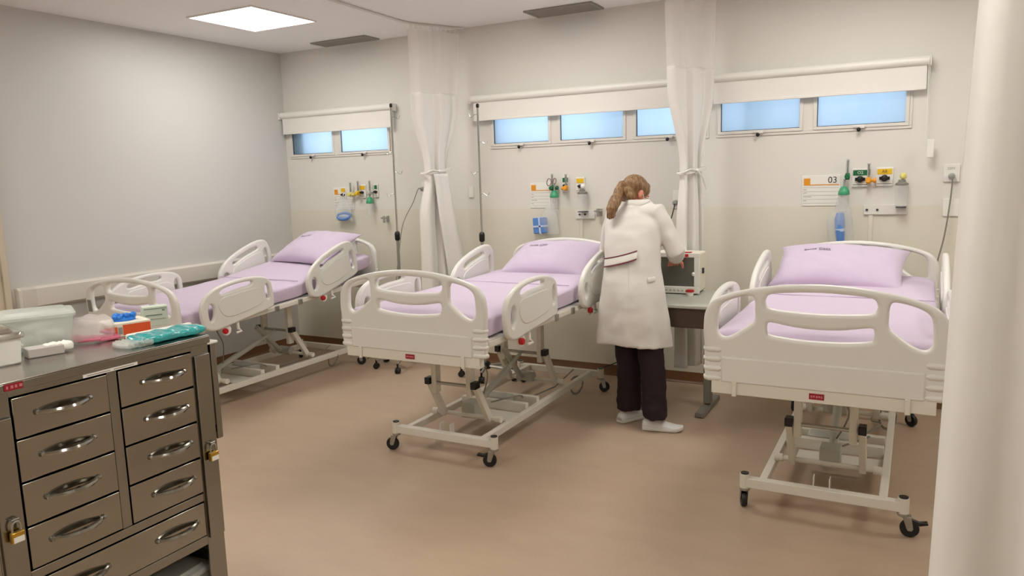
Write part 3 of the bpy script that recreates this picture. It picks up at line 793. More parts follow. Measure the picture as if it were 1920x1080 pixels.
# ------------------------------------------------------------------ infusion stands
def iv_stand(x, y, tops, feet, label, hooks):
    t = thing('iv_stand', label, 'IV stand', (x, y, 0), 0, 'infusion stands behind the beds')
    zc = 1.105
    MB().cyl((0, 0, .10), (0, 0, zc), .0125, n=14).build('lower_pole', M_zinc, t)
    MB().cyl((0, 0, zc-.02), (0, 0, tops), .0078, n=12).build('upper_pole', M_chr, t)
    MB().lathe([(.014, zc-.045), (.021, zc-.035), (.022, zc+.01), (.017, zc+.025), (.010, zc+.03)], None, 16).build('height_collar', M_blk, t)
    MB().lathe([(.009, tops-.01), (.012, tops), (.011, tops+.015), (.005, tops+.02)], None, 12).build('top_cap', M_blk, t)
    for k, (z, a) in enumerate(hooks):
        dx, dy = math.cos(a), math.sin(a)
        pts = [(0, 0, z), (dx*.025, dy*.025, z+.002), (dx*.045, dy*.045, z-.012), (dx*.06, dy*.06, z-.012), (dx*.07, dy*.07, z+.010)]
        MB().tube(catmull(pts, 4, False), .0028, 6).build('hook', M_zinc, t)
    hb = MB(); hb.lathe([(.020, .075), (.034, .080), (.034, .115), (.022, .135), (.014, .14)], None, 18); hb.build('base_hub', M_blk, t)
    for fx, fy in feet:
        v = Vector((fx-x, fy-y, 0)); n = v.normalized()
        lg = MB().tube([n*.02+Vector((0, 0, .10)), v*.55+Vector((0, 0, .092)), v+Vector((0, 0, .075))], [.013, .012, .010], 8).build('base_leg', M_zinc, t)
        c = MB(); c.cyl(v+Vector((0, 0, .078)), v+Vector((0, 0, .045)), .008, n=8)
        w = Vector((-n.y, n.x, 0))
        c.cyl(v-w*.018+Vector((0, 0, .024)), v-w*.004+Vector((0, 0, .024)), .0235, n=18); c.cyl(v+w*.004+Vector((0, 0, .024)), v+w*.018+Vector((0, 0, .024)), .0235, n=18)
        c.rings([[v+w*a+Vector((0, 0, z)) for a, z in ((-.014, .05), (.014, .05), (.010, .026), (-.010, .026))], [v+n*.012+w*a+Vector((0, 0, z)) for a, z in ((-.014, .05), (.014, .05), (.010, .026), (-.010, .026))]])
        c.build('caster', M_black, lg)
    return t
iv_stand(1.585, -.47, 2.115, [(1.36, -.545), (1.295, -.33), (1.625, -.61), (1.78, -.30), (1.52, -.24)], 'steel infusion stand with hooks between the corner bed and middle bed', [(2.03, .3), (1.76, 3.4), (1.60, .2), (1.43, 3.5)])
iv_stand(2.365, -.46, 2.06, [(2.16, -.50), (2.40, -.60), (2.60, -.45), (2.50, -.26), (2.22, -.28)], 'steel infusion stand with black collar beside the head of the middle bed', [(2.0, 3.3), (1.80, .2), (1.58, 3.3), (1.42, .3)])

# ------------------------------------------------------------------ wall fittings
def bed_sign(x, label, number, full=True):
    t = thing('bed_sign', label, 'sign', (x, -.002, 1.385), 0, 'bed signs on the wall')
    w = .232
    MB().box(0, w, -.005, .001, -.095, .105).build('sign_plate', M_white, t, bevel=.0015)
    MB().box(.010, .050, -.0065, -.005, .040, .086).build('orange_square', M_org, t, smooth=False)
    MB().box(.050, w-.006, -.0062, -.005, .040, .046).build('orange_rule', M_org, t, smooth=False)
    g = MB()
    for z in (.024, -.002, -.026, -.052, -.078): g.box(.006, w-.006, -.0058, -.005, z, z+.0018)
    for z, l in ((.010, .02), (-.012, .022), (-.036, .05), (-.062, .02)): g.box(.008, .008+l, -.0058, -.005, z, z+.004)
    g.build('form_lines', mat('form_grey', (170, 164, 156), .6), t, smooth=False)
    if number: text('number', number, .058, M_dark, t, (.186, -.0062, .072))
    return t
bed_sign(.545, 'white bed sign with an orange square above the corner bed, mostly covered by gas fittings', None)
bed_sign(2.555, 'white bed sign with an orange square and form lines above the middle bed', None)
bed_sign(4.575, 'white bed sign numbered 03 with an orange square above the right-hand bed', '03')

def gas_outlet(x, z, col, txt, label, w=.085, plate=True):
    t = thing('gas_outlet', label, 'gas outlet', (x, -.003, z), 0, 'wall gas outlets')
    h = .105
    if plate: MB().box(-w/2-.006, w/2+.006, -.012, .002, -h/2-.012, h/2).build('outlet_plate', M_white, t, bevel=.003)
    MB().box(-w/2, w/2, -.0145, -.012, .008, .042).build('colour_label', col, t, bevel=.0008)
    MB().box(-w/2, w/2, -.0135, -.012, -.052, -.049).build('lower_rule', M_dark, t, smooth=False)
    sk = MB(); My = Matrix.Translation((0, -.012, -.016)) @ Matrix.Rotation(R(90), 4, 'X')
    q = 1 if w > .07 else .6
    sk.lathe([(.021*q, 0), (.021*q, .018), (.014*q, .020), (.012*q, .034), (.008*q, .036)], My, 20)
    sk.box(-.030*q, .030*q, -.026, -.012, -.016-.010*q, -.016+.010*q)
    sk.build('socket', M_blk, t, bevel=.002)
    if txt: text('lettering', txt, .026, M_white if col is M_grn else M_dark, t, (0, -.0150, .025))
    return t
def flowmeter(x, z, col, label, side=0, out=.045):
    t = thing('flowmeter', label, 'flowmeter', (x, -out, z), 0, 'flowmeters in the gas outlets')
    MB().lathe([(.0095, .03), (.0095, .115), (.007, .12)], None, 14).build('sight_tube', M_clear, t)
    MB().lathe([(.003, .028), (.003, .112)], None, 8).build('scale_rod', M_dgrey, t)
    b = MB(); b.lathe([(.011, -.01), (.015, 0), (.015, .022), (.011, .032)], None, 14)
    b.cyl((0, 0, .010), (0, out-.010, .010), .009, n=12)
    if side: b.cyl((0, 0, .010), (side*.042, .012, .008), .010, n=12); b.lathe([(.016, 0), (.016, .014)], Matrix.Translation((side*.03, .008, .010)) @ Matrix.Rotation(R(90), 4, 'Y'), 14)
    b.build('valve_body', col, t)
    MB().lathe([(.013, 0), (.016, .004), (.016, .02), (.012, .024)], Matrix.Translation((0, -.012, .010)) @ Matrix.Rotation(R(90), 4, 'X'), 12).build('knob', col, t)
    return t
def humidifier(x, z, col, label, out=.055):
    t = thing('humidifier_bottle', label, 'humidifier', (x, -out, z), 0)
    MB().lathe([(.012, .055), (.020, .050), (.033, .022), (.036, .004), (.034, 0)], None, 20).build('cap', col, t)
    MB().lathe([(.030, .0), (.031, -.02), (.031, -.095), (.026, -.105), (.005, -.106)], None, 20).build('bottle', M_clearb, t)
    c = MB(); c.tube([(0, 0, .05), (0, .004, .10)], .007, 8); c.build('stem', M_grey, t)
    return t
def jar(x, z, label, cap, out=.055):
    t = thing('suction_jar', label, 'suction jar', (x, -out, z), 0, 'suction jars on the wall')
    MB().lathe([(.036, 0), (.038, -.01), (.034, -.115), (.030, -.13), (.004, -.131)], None, 20).build('glass_jar', M_clearb, t)
    MB().lathe([(.004, .002), (.036, .002), (.038, .008), (.036, .014), (.022, .022), (.020, .036), (.006, .038)], None, 20).build('lid', M_dgrey, t)
    MB().ball((.006, -.005, .058), (.020, .017, .021), 14).build('vacuum_gauge', cap, t)
    MB().box(-.030, .030, -.030, .040, -.136, -.130).build('base_ring', M_dark, t)
    b = MB(); b.box(-.014, .014, .0, out-.002, .0, .030); b.build('bracket', M_white, t, bevel=.002)
    return t
def hang_bag(x, z0, z1, w, kind, label):
    t = thing('hanging_bag', label, 'plastic bag', (x, -.060, 0), 0, 'clear bags hanging from the flowmeters')
    rs = []
    for i in range(15):
        f = i/14; z = z1+(z0-z1)*f; hw = w*.5*(.30+.70*min(1, f*1.9)) ; hd = .010+.022*math.sin(math.pi*min(1, f*1.05))
        ring = []
        for j in range(20):
            a = 2*math.pi*j/20; nz_ = 1+.10*noise.noise(Vector((math.cos(a)*2, math.sin(a)*2, z*14+x)))
            ring.append(Vector((hw*math.cos(a)*nz_+.006*math.sin(8*f), hd*math.sin(a)*nz_, z)))
        rs.append(ring)
    MB().rings(rs).build('clear_bag', M_clearb, t, ang=0)
    MB().tube([(0, 0, z1-.005), (.0, .006, z1+.025), (.0, .02, z1+.04)], .003, 6).build('bag_string', M_white, t)
    zb = z0+.012
    if kind == 'pack':
        p = MB().box(-.062, .058, -.013, .013, zb-.0, zb+.125); o = p.build('folded_blue_cloth', M_blue, t, bevel=.008); o.rotation_euler = (0, R(-4), 0)
        s = MB(); s.box(-.010, .006, -.0165, .0165, zb-.002, zb+.127); s.box(-.064, .060, -.0165, .0165, zb+.050, zb+.064); q = s.build('white_tape', M_lblue, t, bevel=.001); q.rotation_euler = (0, R(-4), 0)
    elif kind == 'roll':
        o = MB().tube([(.004, 0, zb), (-.002, -.003, zb+.06), (-.006, 0, zb+.14), (-.003, 0, zb+.18)], [.024, .029, .031, .022], 16).build('rolled_blue_cloth', M_blue, t)
        MB().tube([(.0, 0, zb+.062), (-.002, -.001, zb+.080)], [.0315, .032], 16, cap=False).build('white_tape', M_lblue, t)
    else:
        pts = [(-.075, 0, zb+.028), (-.052, -.004, zb+.008), (0, -.006, zb+.002), (.052, -.004, zb+.014), (.078, 0, zb+.040), (.03, 0, zb+.058), (-.03, 0, zb+.052), (-.07, 0, zb+.040)]
        o = MB().tube(catmull(pts, 3, True)[:22], .013, 10).build('blue_mask_strap', M_blue, t)
        MB().ball((0, -.002, zb+.03), (.065, .012, .020), 14).build('clear_mask', M_lblue, t)
    return t
def service_plate(x0, x1, z0, z1, label, dots):
    t = thing('service_plate', label, 'wall plate', ((x0+x1)/2, -.003, (z0+z1)/2), 0, 'low service plates above the beds')
    w, h = (x1-x0)/2, (z1-z0)/2
    MB().box(-w, w, -.013, .001, -h, h).build('cover', M_wall, t, bevel=.003)
    for u in dots: MB().cyl((u, -.013, 0), (u, -.018, 0), .0075, n=12).build('screw_knob', M_dark, t)
    MB().box(-w+.03, -w+.055, -.008, .0, -h-.24, -h).build('cable_duct', M_wain, t, bevel=.002)
    return t
Z = .035
# right-hand bed
gas_outlet(4.925, 1.475, M_grn, 'O2', 'green-labelled oxygen outlet above the right-hand bed')
gas_outlet(5.065, 1.478, M_yel, 'AR', 'yellow-labelled air outlet above the right-hand bed')
flowmeter(4.852, 1.468, M_grn, 'green oxygen flowmeter with clear tube right of the 03 sign')
flowmeter(4.975, 1.440, mat('orange_valve', (232, 160, 40), .4), 'orange air flowmeter with clear tube beside the yellow outlet of the right-hand bed', side=1)
humidifier(4.835, 1.362, M_grn2, 'humidifier bottle with soft green cap above the right-hand bed')
hang_bag(4.822, 1.055, 1.345, .15, 'roll', 'clear bag with a narrow blue cloth roll hanging above the right-hand bed')
jar(5.165, 1.415, 'clear suction jar with pale yellow gauge at the right of the right-hand fittings', M_pyel)
service_plate(4.952, 5.20, 1.232, 1.295, 'white service plate with two dark knobs above the right-hand pillow', (-.105, -.045))
# middle bed
fm2 = flowmeter(2.765, 1.435, M_grn, 'green oxygen flowmeter with looped tube above the middle bed', side=1)
for cx_, cz_, r_ in ((-.022, .055, .022), (.026, .062, .017)):
    MB().tube([(cx_+r_*.8*math.cos(a), -.012+.006*math.sin(a), cz_+r_*1.25*math.sin(a)) for a in [2*math.pi*k/18 for k in range(19)]], .0032, 6).build('tube_loop', mat('brown_tubing', (112, 78, 72), .4), fm2)
gas_outlet(2.862, 1.478, M_grn, None, 'small green-labelled gas outlet above the middle bed', w=.045)
flowmeter(2.880, 1.432, mat('orange_valve', (232, 160, 40), .4), 'orange air flowmeter in the middle of the middle bed fittings', side=-1)
gas_outlet(2.985, 1.470, M_yel, None, 'yellow-labelled air outlet above the middle bed', w=.06)
humidifier(2.785, 1.372, M_grn2, 'humidifier bottle with green cap in front of the middle bed sign')
hang_bag(2.745, 1.085, 1.345, .15, 'pack', 'clear bag with a square blue cloth pack tied in white tape above the middle bed')
jar(3.02, 1.395, 'clear suction jar with grey lid above the middle bed', M_white)
service_plate(2.945, 3.10, 1.205, 1.275, 'white service plate with two dark knobs left of the nurse', (-.045, .0))
# corner bed
gas_outlet(.665, 1.44, M_yel, None, 'pale air outlet with yellow label nearest the room corner', w=.05)
flowmeter(.775, 1.415, M_pyel, 'pale yellow flowmeter with clear tube above the corner bed', side=1)
gas_outlet(.885, 1.458, M_yel, None, 'yellow-labelled gas outlet in the middle of the corner bed fittings', w=.06)
flowmeter(.860, 1.425, M_yel, 'yellow air flowmeter with clear tube above the corner bed', side=-1)
gas_outlet(1.035, 1.46, M_grn, None, 'green-labelled oxygen outlet at the right of the corner bed fittings', w=.03)
humidifier(.995, 1.345, M_grn2, 'humidifier bottle with a green base cap above the corner bed')
flowmeter(.992, 1.425, M_lgrey, 'clear grey flowmeter above the humidifier of the corner bed')
hang_bag(.695, 1.19, 1.40, .19, 'mask', 'clear bag holding a curved blue mask above the corner bed')
def bracket(x, z, label):
    t = thing('wall_bracket', label, 'bracket', (x, -.003, z), 0, 'steel equipment brackets')
    m = MB(); m.box(-.013, .013, -.012, .001, -.028, .028); t_ = m.build('back_plate', M_zinc, t, bevel=.002)
    m = MB(); m.beam((0, -.01, .01), (.0, -.07, .015), .018, .012); m.cyl((.0, -.06, -.03), (.0, -.06, .03), .010, n=12); m.cyl((-.03, -.06, .012), (.035, -.06, .012), .007, n=10)
    m.build('clamp_arm', M_zinc, t, bevel=.001)
bracket(1.145, 1.205, 'small steel clamp bracket on the wall right of the corner bed fittings')
bracket(3.145, 1.255, 'small steel clamp bracket on the wall just left of the nurse')
def wall_plate(x, z, w, h, label, cat='wall socket', txt=None, plug=True):
    t = thing('wall_socket', label, cat, (x, -.003, z), 0, 'electric wall plates')
    MB().box(-w/2, w/2, -.009, .001, -h/2, h/2).build('plate', M_white, t, bevel=.0025)
    if txt: text('lettering', txt, .020, M_dgrey, t, (-.004, -.0095, h*.24))
    if plug:
        MB().lathe([(.016, 0), (.019, .004), (.018, .03), (.010, .036)], Matrix.Translation((0, -.009, -h*.18)) @ Matrix.Rotation(R(90), 4, 'X'), 16).build('plug', M_grey, t)
    return t
wall_plate(5.432, 1.485, .086, .108, 'white wall socket with a plug on the wall beside the near curtain', txt='220V')
wall_plate(5.438, 1.275, .088, .108, 'blank white wall plate below the plugged socket near the right curtain', plug=False)
wall_plate(1.545, 1.475, .045, .09, 'small wall socket with a cable beside the left curtain')
wall_plate(2.012, 1.425, .045, .09, 'small blank wall plate right of the left curtain', plug=False)
wall_plate(3.725, 1.345, .045, .13, 'small wall socket beside the curtain behind the nurse')
def cable(name, pts, r, m, label, group=None):
    o = MB().tube(catmull([Vector(p) for p in pts], 8, False), r, 6).build(name, m); tag(o, label, 'cable', group); return o
cable('power_cord', [(5.432, -.045, 1.46), (5.436, -.050, 1.42), (5.425, -.05, 1.25), (5.405, -.06, 1.08), (5.375, -.08, .93), (5.36, -.10, .80), (5.30, -.12, .45), (5.25, -.14, .10), (5.10, -.35, .012)], .0045, M_cable, 'grey cord hanging from the socket beside the near curtain down behind the right-hand bed')
cable('power_cord', [(1.545, -.045, 1.455), (1.52, -.06, 1.46), (1.49, -.10, 1.35), (1.45, -.2, 1.18), (1.43, -.25, .95), (1.40, -.3, .6), (1.30, -.3, .2), (1.1, -.35, .012)], .004, M_cable, 'thin grey cord hanging from the small socket beside the left curtain')
cable('power_cord', [(3.725, -.045, 1.315), (3.722, -.055, 1.28), (3.705, -.08, 1.20), (3.67, -.10, 1.12), (3.70, -.14, .95), (3.72, -.2, .85)], .005, M_dcable, 'dark cord running from the wall socket down behind the nurse')
cable('power_cord', [(1.02, -.30, .32), (1.16, -.13, .30), (1.34, -.10, .20), (1.55, -.10, .145), (1.80, -.10, .14), (2.1, -.08, .13)], .006, M_ccable, 'cream cord sagging along the wall under the corner bed head')
cable('power_cord', [(3.12, -.20, .06), (3.25, -.06, .10), (3.40, -.04, .18), (3.52, -.035, .30), (3.60, -.035, .42)], .004, M_dcable, 'thin dark cord on the wall left of the nurse trousers')

# ------------------------------------------------------------------ work table and monitor
t = thing('work_table', 'grey work table with T-shaped steel feet in front of the nurse', 'table', (3.72, -.64, 0))
X0, X1 = 3.53-3.72, 4.215-3.72
MB().box(X0, X1, -.305, .30, .722, .745).build('table_top', M_desk, t, bevel=.006)
MB().box(X0+.03, X1-.05, -.26, -.235, .60, .722).build('front_rail', M_dband, t, bevel=.002)
MB().box(X0+.03, X1-.05, .20, .225, .50, .722).build('back_rail', M_dband, t, bevel=.002)
MB().box(-.05, .20, -.24, .12, .655, .722).build('drawer', M_desk, t, bevel=.003)
for x in (X0+.12, X1-.115):
    MB().box(x-.022, x+.022, .035, .105, .04, .722).build('leg', M_dgrey, t, bevel=.004)
    MB().rings([[Vector((x+u, y, z)) for u, z in ((-.03, .004), (.03, .004), (.026, .034), (-.026, .034))] for y in (-.155, .29)]).build('foot', M_dgrey, t, bevel=.003)
def monitor():
    t = thing('patient_monitor', 'boxy white patient monitor with a dark screen and red label on the work table', 'monitor', (3.87, -.43, .7455), R(2))
    w, h, d = .155, .268, .11
    c = MB(); c.box(-w, w, -d, .10, .012, h); cs = c.build('case', M_cream, t, bevel=.012)
    fr = MB(); fr.box(-w-.004, w+.004, -d-.014, -d+.004, .006, .052); fr.box(-w-.004, w+.004, -d-.014, -d+.004, h-.026, h+.004)
    fr.box(-w-.004, -w+.018, -d-.014, -d+.004, .052, h-.026); fr.box(w-.032, w+.004, -d-.014, -d+.004, .052, h-.026)
    fr.build('bezel', M_white, t, bevel=.004)
    MB().box(-w+.018, w-.032, -d-.006, -d-.001, .052, h-.026).build('screen', M_screen, t)
    MB().box(w-.115, w-.068, -d-.0165, -d-.0138, h-.021, h-.003).build('red_badge', M_red, t, smooth=False)
    MB().box(w-.10, w-.05, -d-.012, -d+.02, h+.004, h+.010).build('alarm_light', M_red, t, bevel=.002)
    bt = MB()
    for k in range(6): bt.box(-.09+.026*k, -.074+.026*k, -d-.017, -d-.0135, .020, .032)
    bt.build('buttons', M_lgrey, t, bevel=.001)
    MB().box(-w+.02, -w+.05, -d-.0168, -d-.0138, .13, .17).build('red_sticker', M_red, t, smooth=False)
    MB().box(w-.004, w+.012, -.03, -.01, .13, .165).build('side_catch', M_dark, t)
    MB().ball((w-.036, -d-.014, .135), (.012, .008, .014), 10).build('dial', M_white, t)
    for x in (-w+.03, w-.03): MB().box(x-.015, x+.015, -d+.01, .08, .0, .013).build('foot', M_blk, t)
monitor()
t = thing('specimen_cup', 'small white cup with a red lid on the table in front of the monitor', 'cup', (3.985, -.60, .7455))
MB().lathe([(.002, 0), (.021, 0), (.025, .026)], None, 18).build('cup', M_white, t)
MB().lathe([(.027, .026), (.0275, .038), (.024, .040), (.002, .040)], None, 18).build('lid', M_red, t)

# ------------------------------------------------------------------ stainless trolley
FX = 3.35
TY0, TY1 = -4.463, -3.818
t = thing('drawer_trolley', 'stainless steel drawer trolley in the near left corner of the picture', 'trolley', ((FX-.25), (TY0+TY1)/2, 0))
ox, oy = t.location.x, t.location.y
def tb(m, x0, x1, y0, y1, z0, z1): return m.box(x0-ox, x1-ox, y0-oy, y1-oy, z0, z1)
BX = FX-.50
bd = MB()
tb(bd, BX, FX-.004, TY1-.004, TY1, .12, 1.06); tb(bd, BX, FX-.004, TY0, TY0+.004, .12, 1.06); tb(bd, BX, BX+.004, TY0, TY1, .12, 1.06)
tb(bd, BX, FX-.006, TY0, TY1, .12, .15); tb(bd, BX, FX-.01, TY0, TY1, .43, .436)
tb(bd, FX-.008, FX-.002, TY1-.062, TY1, .12, 1.06); tb(bd, FX-.008, FX-.002, TY0, TY0+.062, .12, 1.06)
tb(bd, FX-.008, FX-.002, TY0+.062, TY1-.062, 1.046, 1.06)
tb(bd, FX-.008, FX-.002, -4.150, -4.122, .60, 1.046)
tb(bd, FX-.008, FX-.002, TY0+.062, TY1-.062, .573, .598); tb(bd, FX-.008, FX-.002, TY0+.062, TY1-.062, .43, .460)
tb(bd, FX-.30, FX-.298, TY0+.004, TY1-.004, .46, 1.05)
bd.build('body', M_ss, t, bevel=.0015)
tp = MB(); tb(tp, BX-.02, FX+.002, TY0-.006, TY1+.004, 1.0815, 1.085); tp.build('worktop', M_sst, t, bevel=.0015)
fl = MB(); tb(fl, BX-.018, FX+.004, TY0-.008, TY1+.006, 1.060, 1.0815); fl.build('worktop_lip', M_ss, t, bevel=.002)
zs = [1.0445, .9375, .8275, .7135, .6005]
def drawer(y0, y1, z0, z1, hy):
    m = MB(); tb(m, FX-.28, FX+.002, y0+.0025, y1-.0025, z0+.003, z1-.002); o = m.build('drawer', M_ssd, t, bevel=.002)
    for yc in hy:
        zc = (z0+z1)/2+.004; pts = []; rad = []
        for k in range(13):
            f = k/12; a = math.pi*f; pts.append(Vector((FX-ox+.004+.024*math.sin(a)**.8, yc-.068+.136*f-oy, zc-.003*math.sin(a)))); rad.append(.0050+.0042*math.sin(a))
        h = MB(); h.tube(pts, rad, 8)
        for s in (-1, 1): h.ball(pts[0 if s < 0 else -1], (.008, .008, .008), 8)
        h.build('handle', M_ssd, o)
for a, b_ in zip(zs[1:], zs[:-1]):
    drawer(-4.400, -4.150, a, b_, [-4.275]); drawer(-4.122, -3.880, a, b_, [-3.982])
drawer(-4.400, -3.882, .4605, .572, [-3.985, -4.275])
for y0, y1, zt_ in ((-3.876, -3.822, 1.030), (-4.459, -4.405, 1.0)):
    m = MB(); tb(m, FX-.002, FX+.008, y0, y1, .45, zt_); o = m.build('locking_bar', M_ss, t, bevel=.002)
    m = MB(); yy = (y0+y1)/2; m.tube([(FX+.008-ox, yy-.008-oy, .755), (FX+.02-ox, yy-.008-oy, .755), (FX+.02-ox, yy+.008-oy, .755), (FX+.008-ox, yy+.008-oy, .755)], .002, 6); m.build('hasp_staple', M_zinc, o)
m = MB(); tb(m, FX-.05, FX-.035, TY1, TY1+.040, 1.02, 1.045); tb(m, FX-.05, FX-.035, TY1, TY1+.040, .76, .785); m.build('side_spacer', M_blk, t)
m = MB(); tb(m, FX-.055, FX-.02, TY1+.024, TY1+.045, .742, 1.05); m.build('side_post', M_ss, t, bevel=.002)
m = MB(); tb(m, FX-.055, FX-.012, TY1+.004, TY1+.048, 1.05, 1.058); m.build('post_clip', M_white, t, bevel=.002)
m = MB(); tb(m, FX-.002, FX+.0004, -4.216, -4.058, 1.0475, 1.0565); o = m.build('paper_label', M_white, t, smooth=False)
m = MB(); tb(m, FX+.0004, FX+.0008, -4.205, -4.140, 1.0505, 1.0525); tb(m, FX+.0004, FX+.0008, -4.130, -4.070, 1.0505, 1.0525); m.build('label_print', mat('label_grey', (140, 130, 122), .6), o, smooth=False)
m = MB(); tb(m, FX+.0045, FX+.0058, -4.412, -4.368, 1.064, 1.081); o = m.build('red_label', M_lab, t, smooth=False); o['label'] = 'small red stock label'
m = MB()
for k, w_ in enumerate((.004, .006, .005, .007)): tb(m, FX+.0058, FX+.0062, -4.407+.010*k, -4.407+.010*k+w_, 1.069, 1.076)
m.build('label_print', M_labtx, o, smooth=False)
for sx in (BX+.05, FX-.05):
    for sy in (TY0+.05, TY1-.05):
        c = MB(); c.cyl((sx-ox, sy-oy, .12), (sx-ox, sy-oy, .06), .012, n=10)
        c.cyl((sx-ox+.015, sy-oy-.012, .0375), (sx-ox+.015, sy-oy+.012, .0375), .0375, n=20); c.build('caster', M_black, t)
def padlock(y, label):
    t = thing('padlock', label, 'padlock', (FX+.020, y, .715), 0, 'brass padlocks on the trolley')
    MB().box(-.007, .007, -.0155, .0155, -.018, .010).build('body', M_brass, t, bevel=.003)
    MB().box(.007, .0078, -.0125, .0125, -.016, -.002).build('engraved_face', M_white, t)
    s = MB(); s.tube([(0, -.010, .008)]+[(0, -.010*math.cos(a), .022+.013*math.sin(a)) for a in [math.pi*k/8 for k in range(9)]]+[(0, .010, .008)], .0028, 8)
    s.build('shackle', M_zinc, t)
padlock(-3.849, 'brass padlock on the right locking bar of the steel trolley')
padlock(-4.432, 'brass padlock on the left locking bar of the steel trolley')
ZT = 1.0855
# things lying on the trolley
def lumpy(n1, n2, hx, hy, hz, seed, pw=.5, amp=.15, fq=14):
    rs = []
    for i in range(n1+1):
        s = -1+2*i/n1; e = max(1-abs(s)**6, .0)**.5*(1+.12*noise.noise(Vector((s*3, seed, 0)))); ring = []
        for j in range(n2):
            a = 2*math.pi*j/n2; ca, sa = math.cos(a), math.sin(a)
            y = hy*e*math.copysign(abs(ca)**pw, ca); z = hz*(.15+.85*e)*math.copysign(abs(sa)**pw, sa)
            k = noise.noise(Vector((s*hx*fq*3, y*fq*2, seed+z*8)))
            z = z*(1+amp*k) if sa > 0 else z
            ring.append(Vector((hx*s, y*(1+amp*.4*k), z+hz)))
        rs.append(ring)
    return MB().rings(rs)
t = thing('wrapped_pack', 'glossy teal wrapped pack lying along the front right edge of the trolley', 'pack', (3.275, -3.895, ZT), R(84))
lumpy(60, 28, .118, .050, .0125, 2.0, .6, .7, 13).build('teal_cloth', M_teal, t, ang=0)
rs = lumpy(40, 24, .050, .046, .0085, 6.0, .6, .8, 50); q = rs.build('crumpled_wrap', M_frost, t, ang=0); q.location = (-.118, -.012, 0)
MB().box(-.10, .11, .046, .062, .0, .024).build('white_lining', M_gauze, t, bevel=.005)
t = thing('glove_box', 'orange and white carton with a blue glove sticking out on the trolley', 'glove box', (3.125, -3.915, ZT), R(72))
MB().box(-.062, .062, 0, .105, 0, .042).build('carton', M_cream, t, bevel=.0015)
MB().box(-.0622, -.036, -.0006, .03, .002, .032).build('orange_end', M_orng, t, smooth=False); MB().box(-.020, .0605, -.0008, .001, .004, .036).build('orange_panel', M_orng, t, smooth=False)
MB().box(-.034, -.022, -.001, .001, .008, .030).build('grey_emblem', M_grey, t, smooth=False)
m = MB(); m.ball((.0, .05, .044), (.034, .024, .014), 20)
for k in range(9): m.ball((-.026+.0065*k, .048+.008*math.sin(k*2.3), .054+.005*math.sin(k*1.7)), (.010, .014, .009), 8, Matrix.Rotation(k*1.1, 3, 'Z'))
m.build('blue_glove', M_glove, t, ang=0)
t = thing('medicine_carton', 'small pale green carton with grey print standing behind the teal pack', 'carton', (3.06, -3.775, ZT), R(62))
MB().box(-.038, .038, 0, .045, 0, .064).build('carton', M_cart, t, bevel=.001)
m = MB(); m.box(-.034, .034, -.0007, .0, .056, .0585); m.box(-.030, .020, -.0007, .0, .034, .038); m.box(-.030, .030, -.0007, .0, .022, .0235); m.box(.020, .028, -.0007, .0, .048, .053)
m.build('grey_print', mat('carton_print', (120, 140, 128), .6), t, smooth=False)
t = thing('plastic_bag', 'cloudy plastic bag with pink packets between the tub and the orange carton', 'plastic bag', (3.07, -4.02, ZT), R(66))
q = lumpy(30, 24, .078, .056, .037, 3.3, .62, .25, 12).build('clear_film', mat('bag_film', (236, 228, 226), .25, alpha=.38, var=.02, bump=.5, bscale=14), t, ang=0)
for k, (x, y, r_) in enumerate(((.05, -.03, .3), (.0, -.035, -.2), (-.045, -.02, .1), (.07, .01, .8))):
    o = MB().box(-.032, .032, -.020, .020, 0, .009).build('pink_packet', M_pink, t, bevel=.003); o.location = (x, y, .004+.004*k); o.rotation_euler = (R(8), 0, r_)
def tub(name, label, loc, rz, w, d, h, body, lidm, cat='tub', group=None, lid_h=.014, flare=.9):
    t = thing(name, label, cat, loc, rz, group)
    def rr(hw, hd, z, r=.02, n=6):
        out = []
        for cx, cy, a0 in ((hw-r, hd-r, 0), (-hw+r, hd-r, 90), (-hw+r, -hd+r, 180), (hw-r, -hd+r, 270)):
            for k in range(n+1):
                a = R(a0+90*k/n); out.append(Vector((cx+r*math.cos(a), cy+r*math.sin(a), z)))
        return out
    MB().rings([rr(w*flare, d*flare, 0), rr(w*flare+.004, d*flare+.004, .004), rr(w, d, h), rr(w-.002, d-.002, h), rr(w*flare-.002, d*flare-.002, .006)], cap=True).build('tub', body, t)
    MB().rings([rr(w+.006, d+.006, h-.006), rr(w+.007, d+.007, h+.002), rr(w+.004, d+.004, h+lid_h*.5), rr(w-.012, d-.012, h+lid_h*.55), rr(w-.018, d-.018, h+lid_h)]).build('lid', lidm, t)
    return t
tb1 = tub('plastic_tub', 'large frosted plastic tub with lid holding gauze packets on the trolley', (3.01, -4.135, ZT), R(62), .098, .070, .098, M_frost, M_frost)
for k, (x, y, s_, a) in enumerate(((-.02, -.03, .05, .3), (.04, -.02, .045, -.4), (.0, .02, .05, .9))):
    o = lumpy(14, 14, s_, .03, .016, 5.+k, .7, .5, 30).build('gauze_packet', M_gauze, tb1, ang=0); o.location = (x, y, .008+.012*k); o.rotation_euler = (0, 0, a)
t = thing('gauze_stack', 'grey-white gauze packets lying in front of the frosted tub', 'gauze packets', (3.135, -4.185, ZT), R(74), None)
MB().box(-.045, .045, -.024, .024, 0, .026).build('carton', mat('grey_carton', (190, 184, 178), .6), t, bevel=.003)
q = lumpy(16, 16, .042, .026, .012, 8., .7, .5, 40).build('paper_wrap', M_gauze, t, ang=0); q.location = (.035, .01, .004)
t = tub('steel_box', 'shiny steel instrument tin with a lid at the left edge of the trolley top', (3.10, -4.335, ZT), R(78), .088, .07, .075, M_white, M_chr, cat='instrument tin', lid_h=.02)
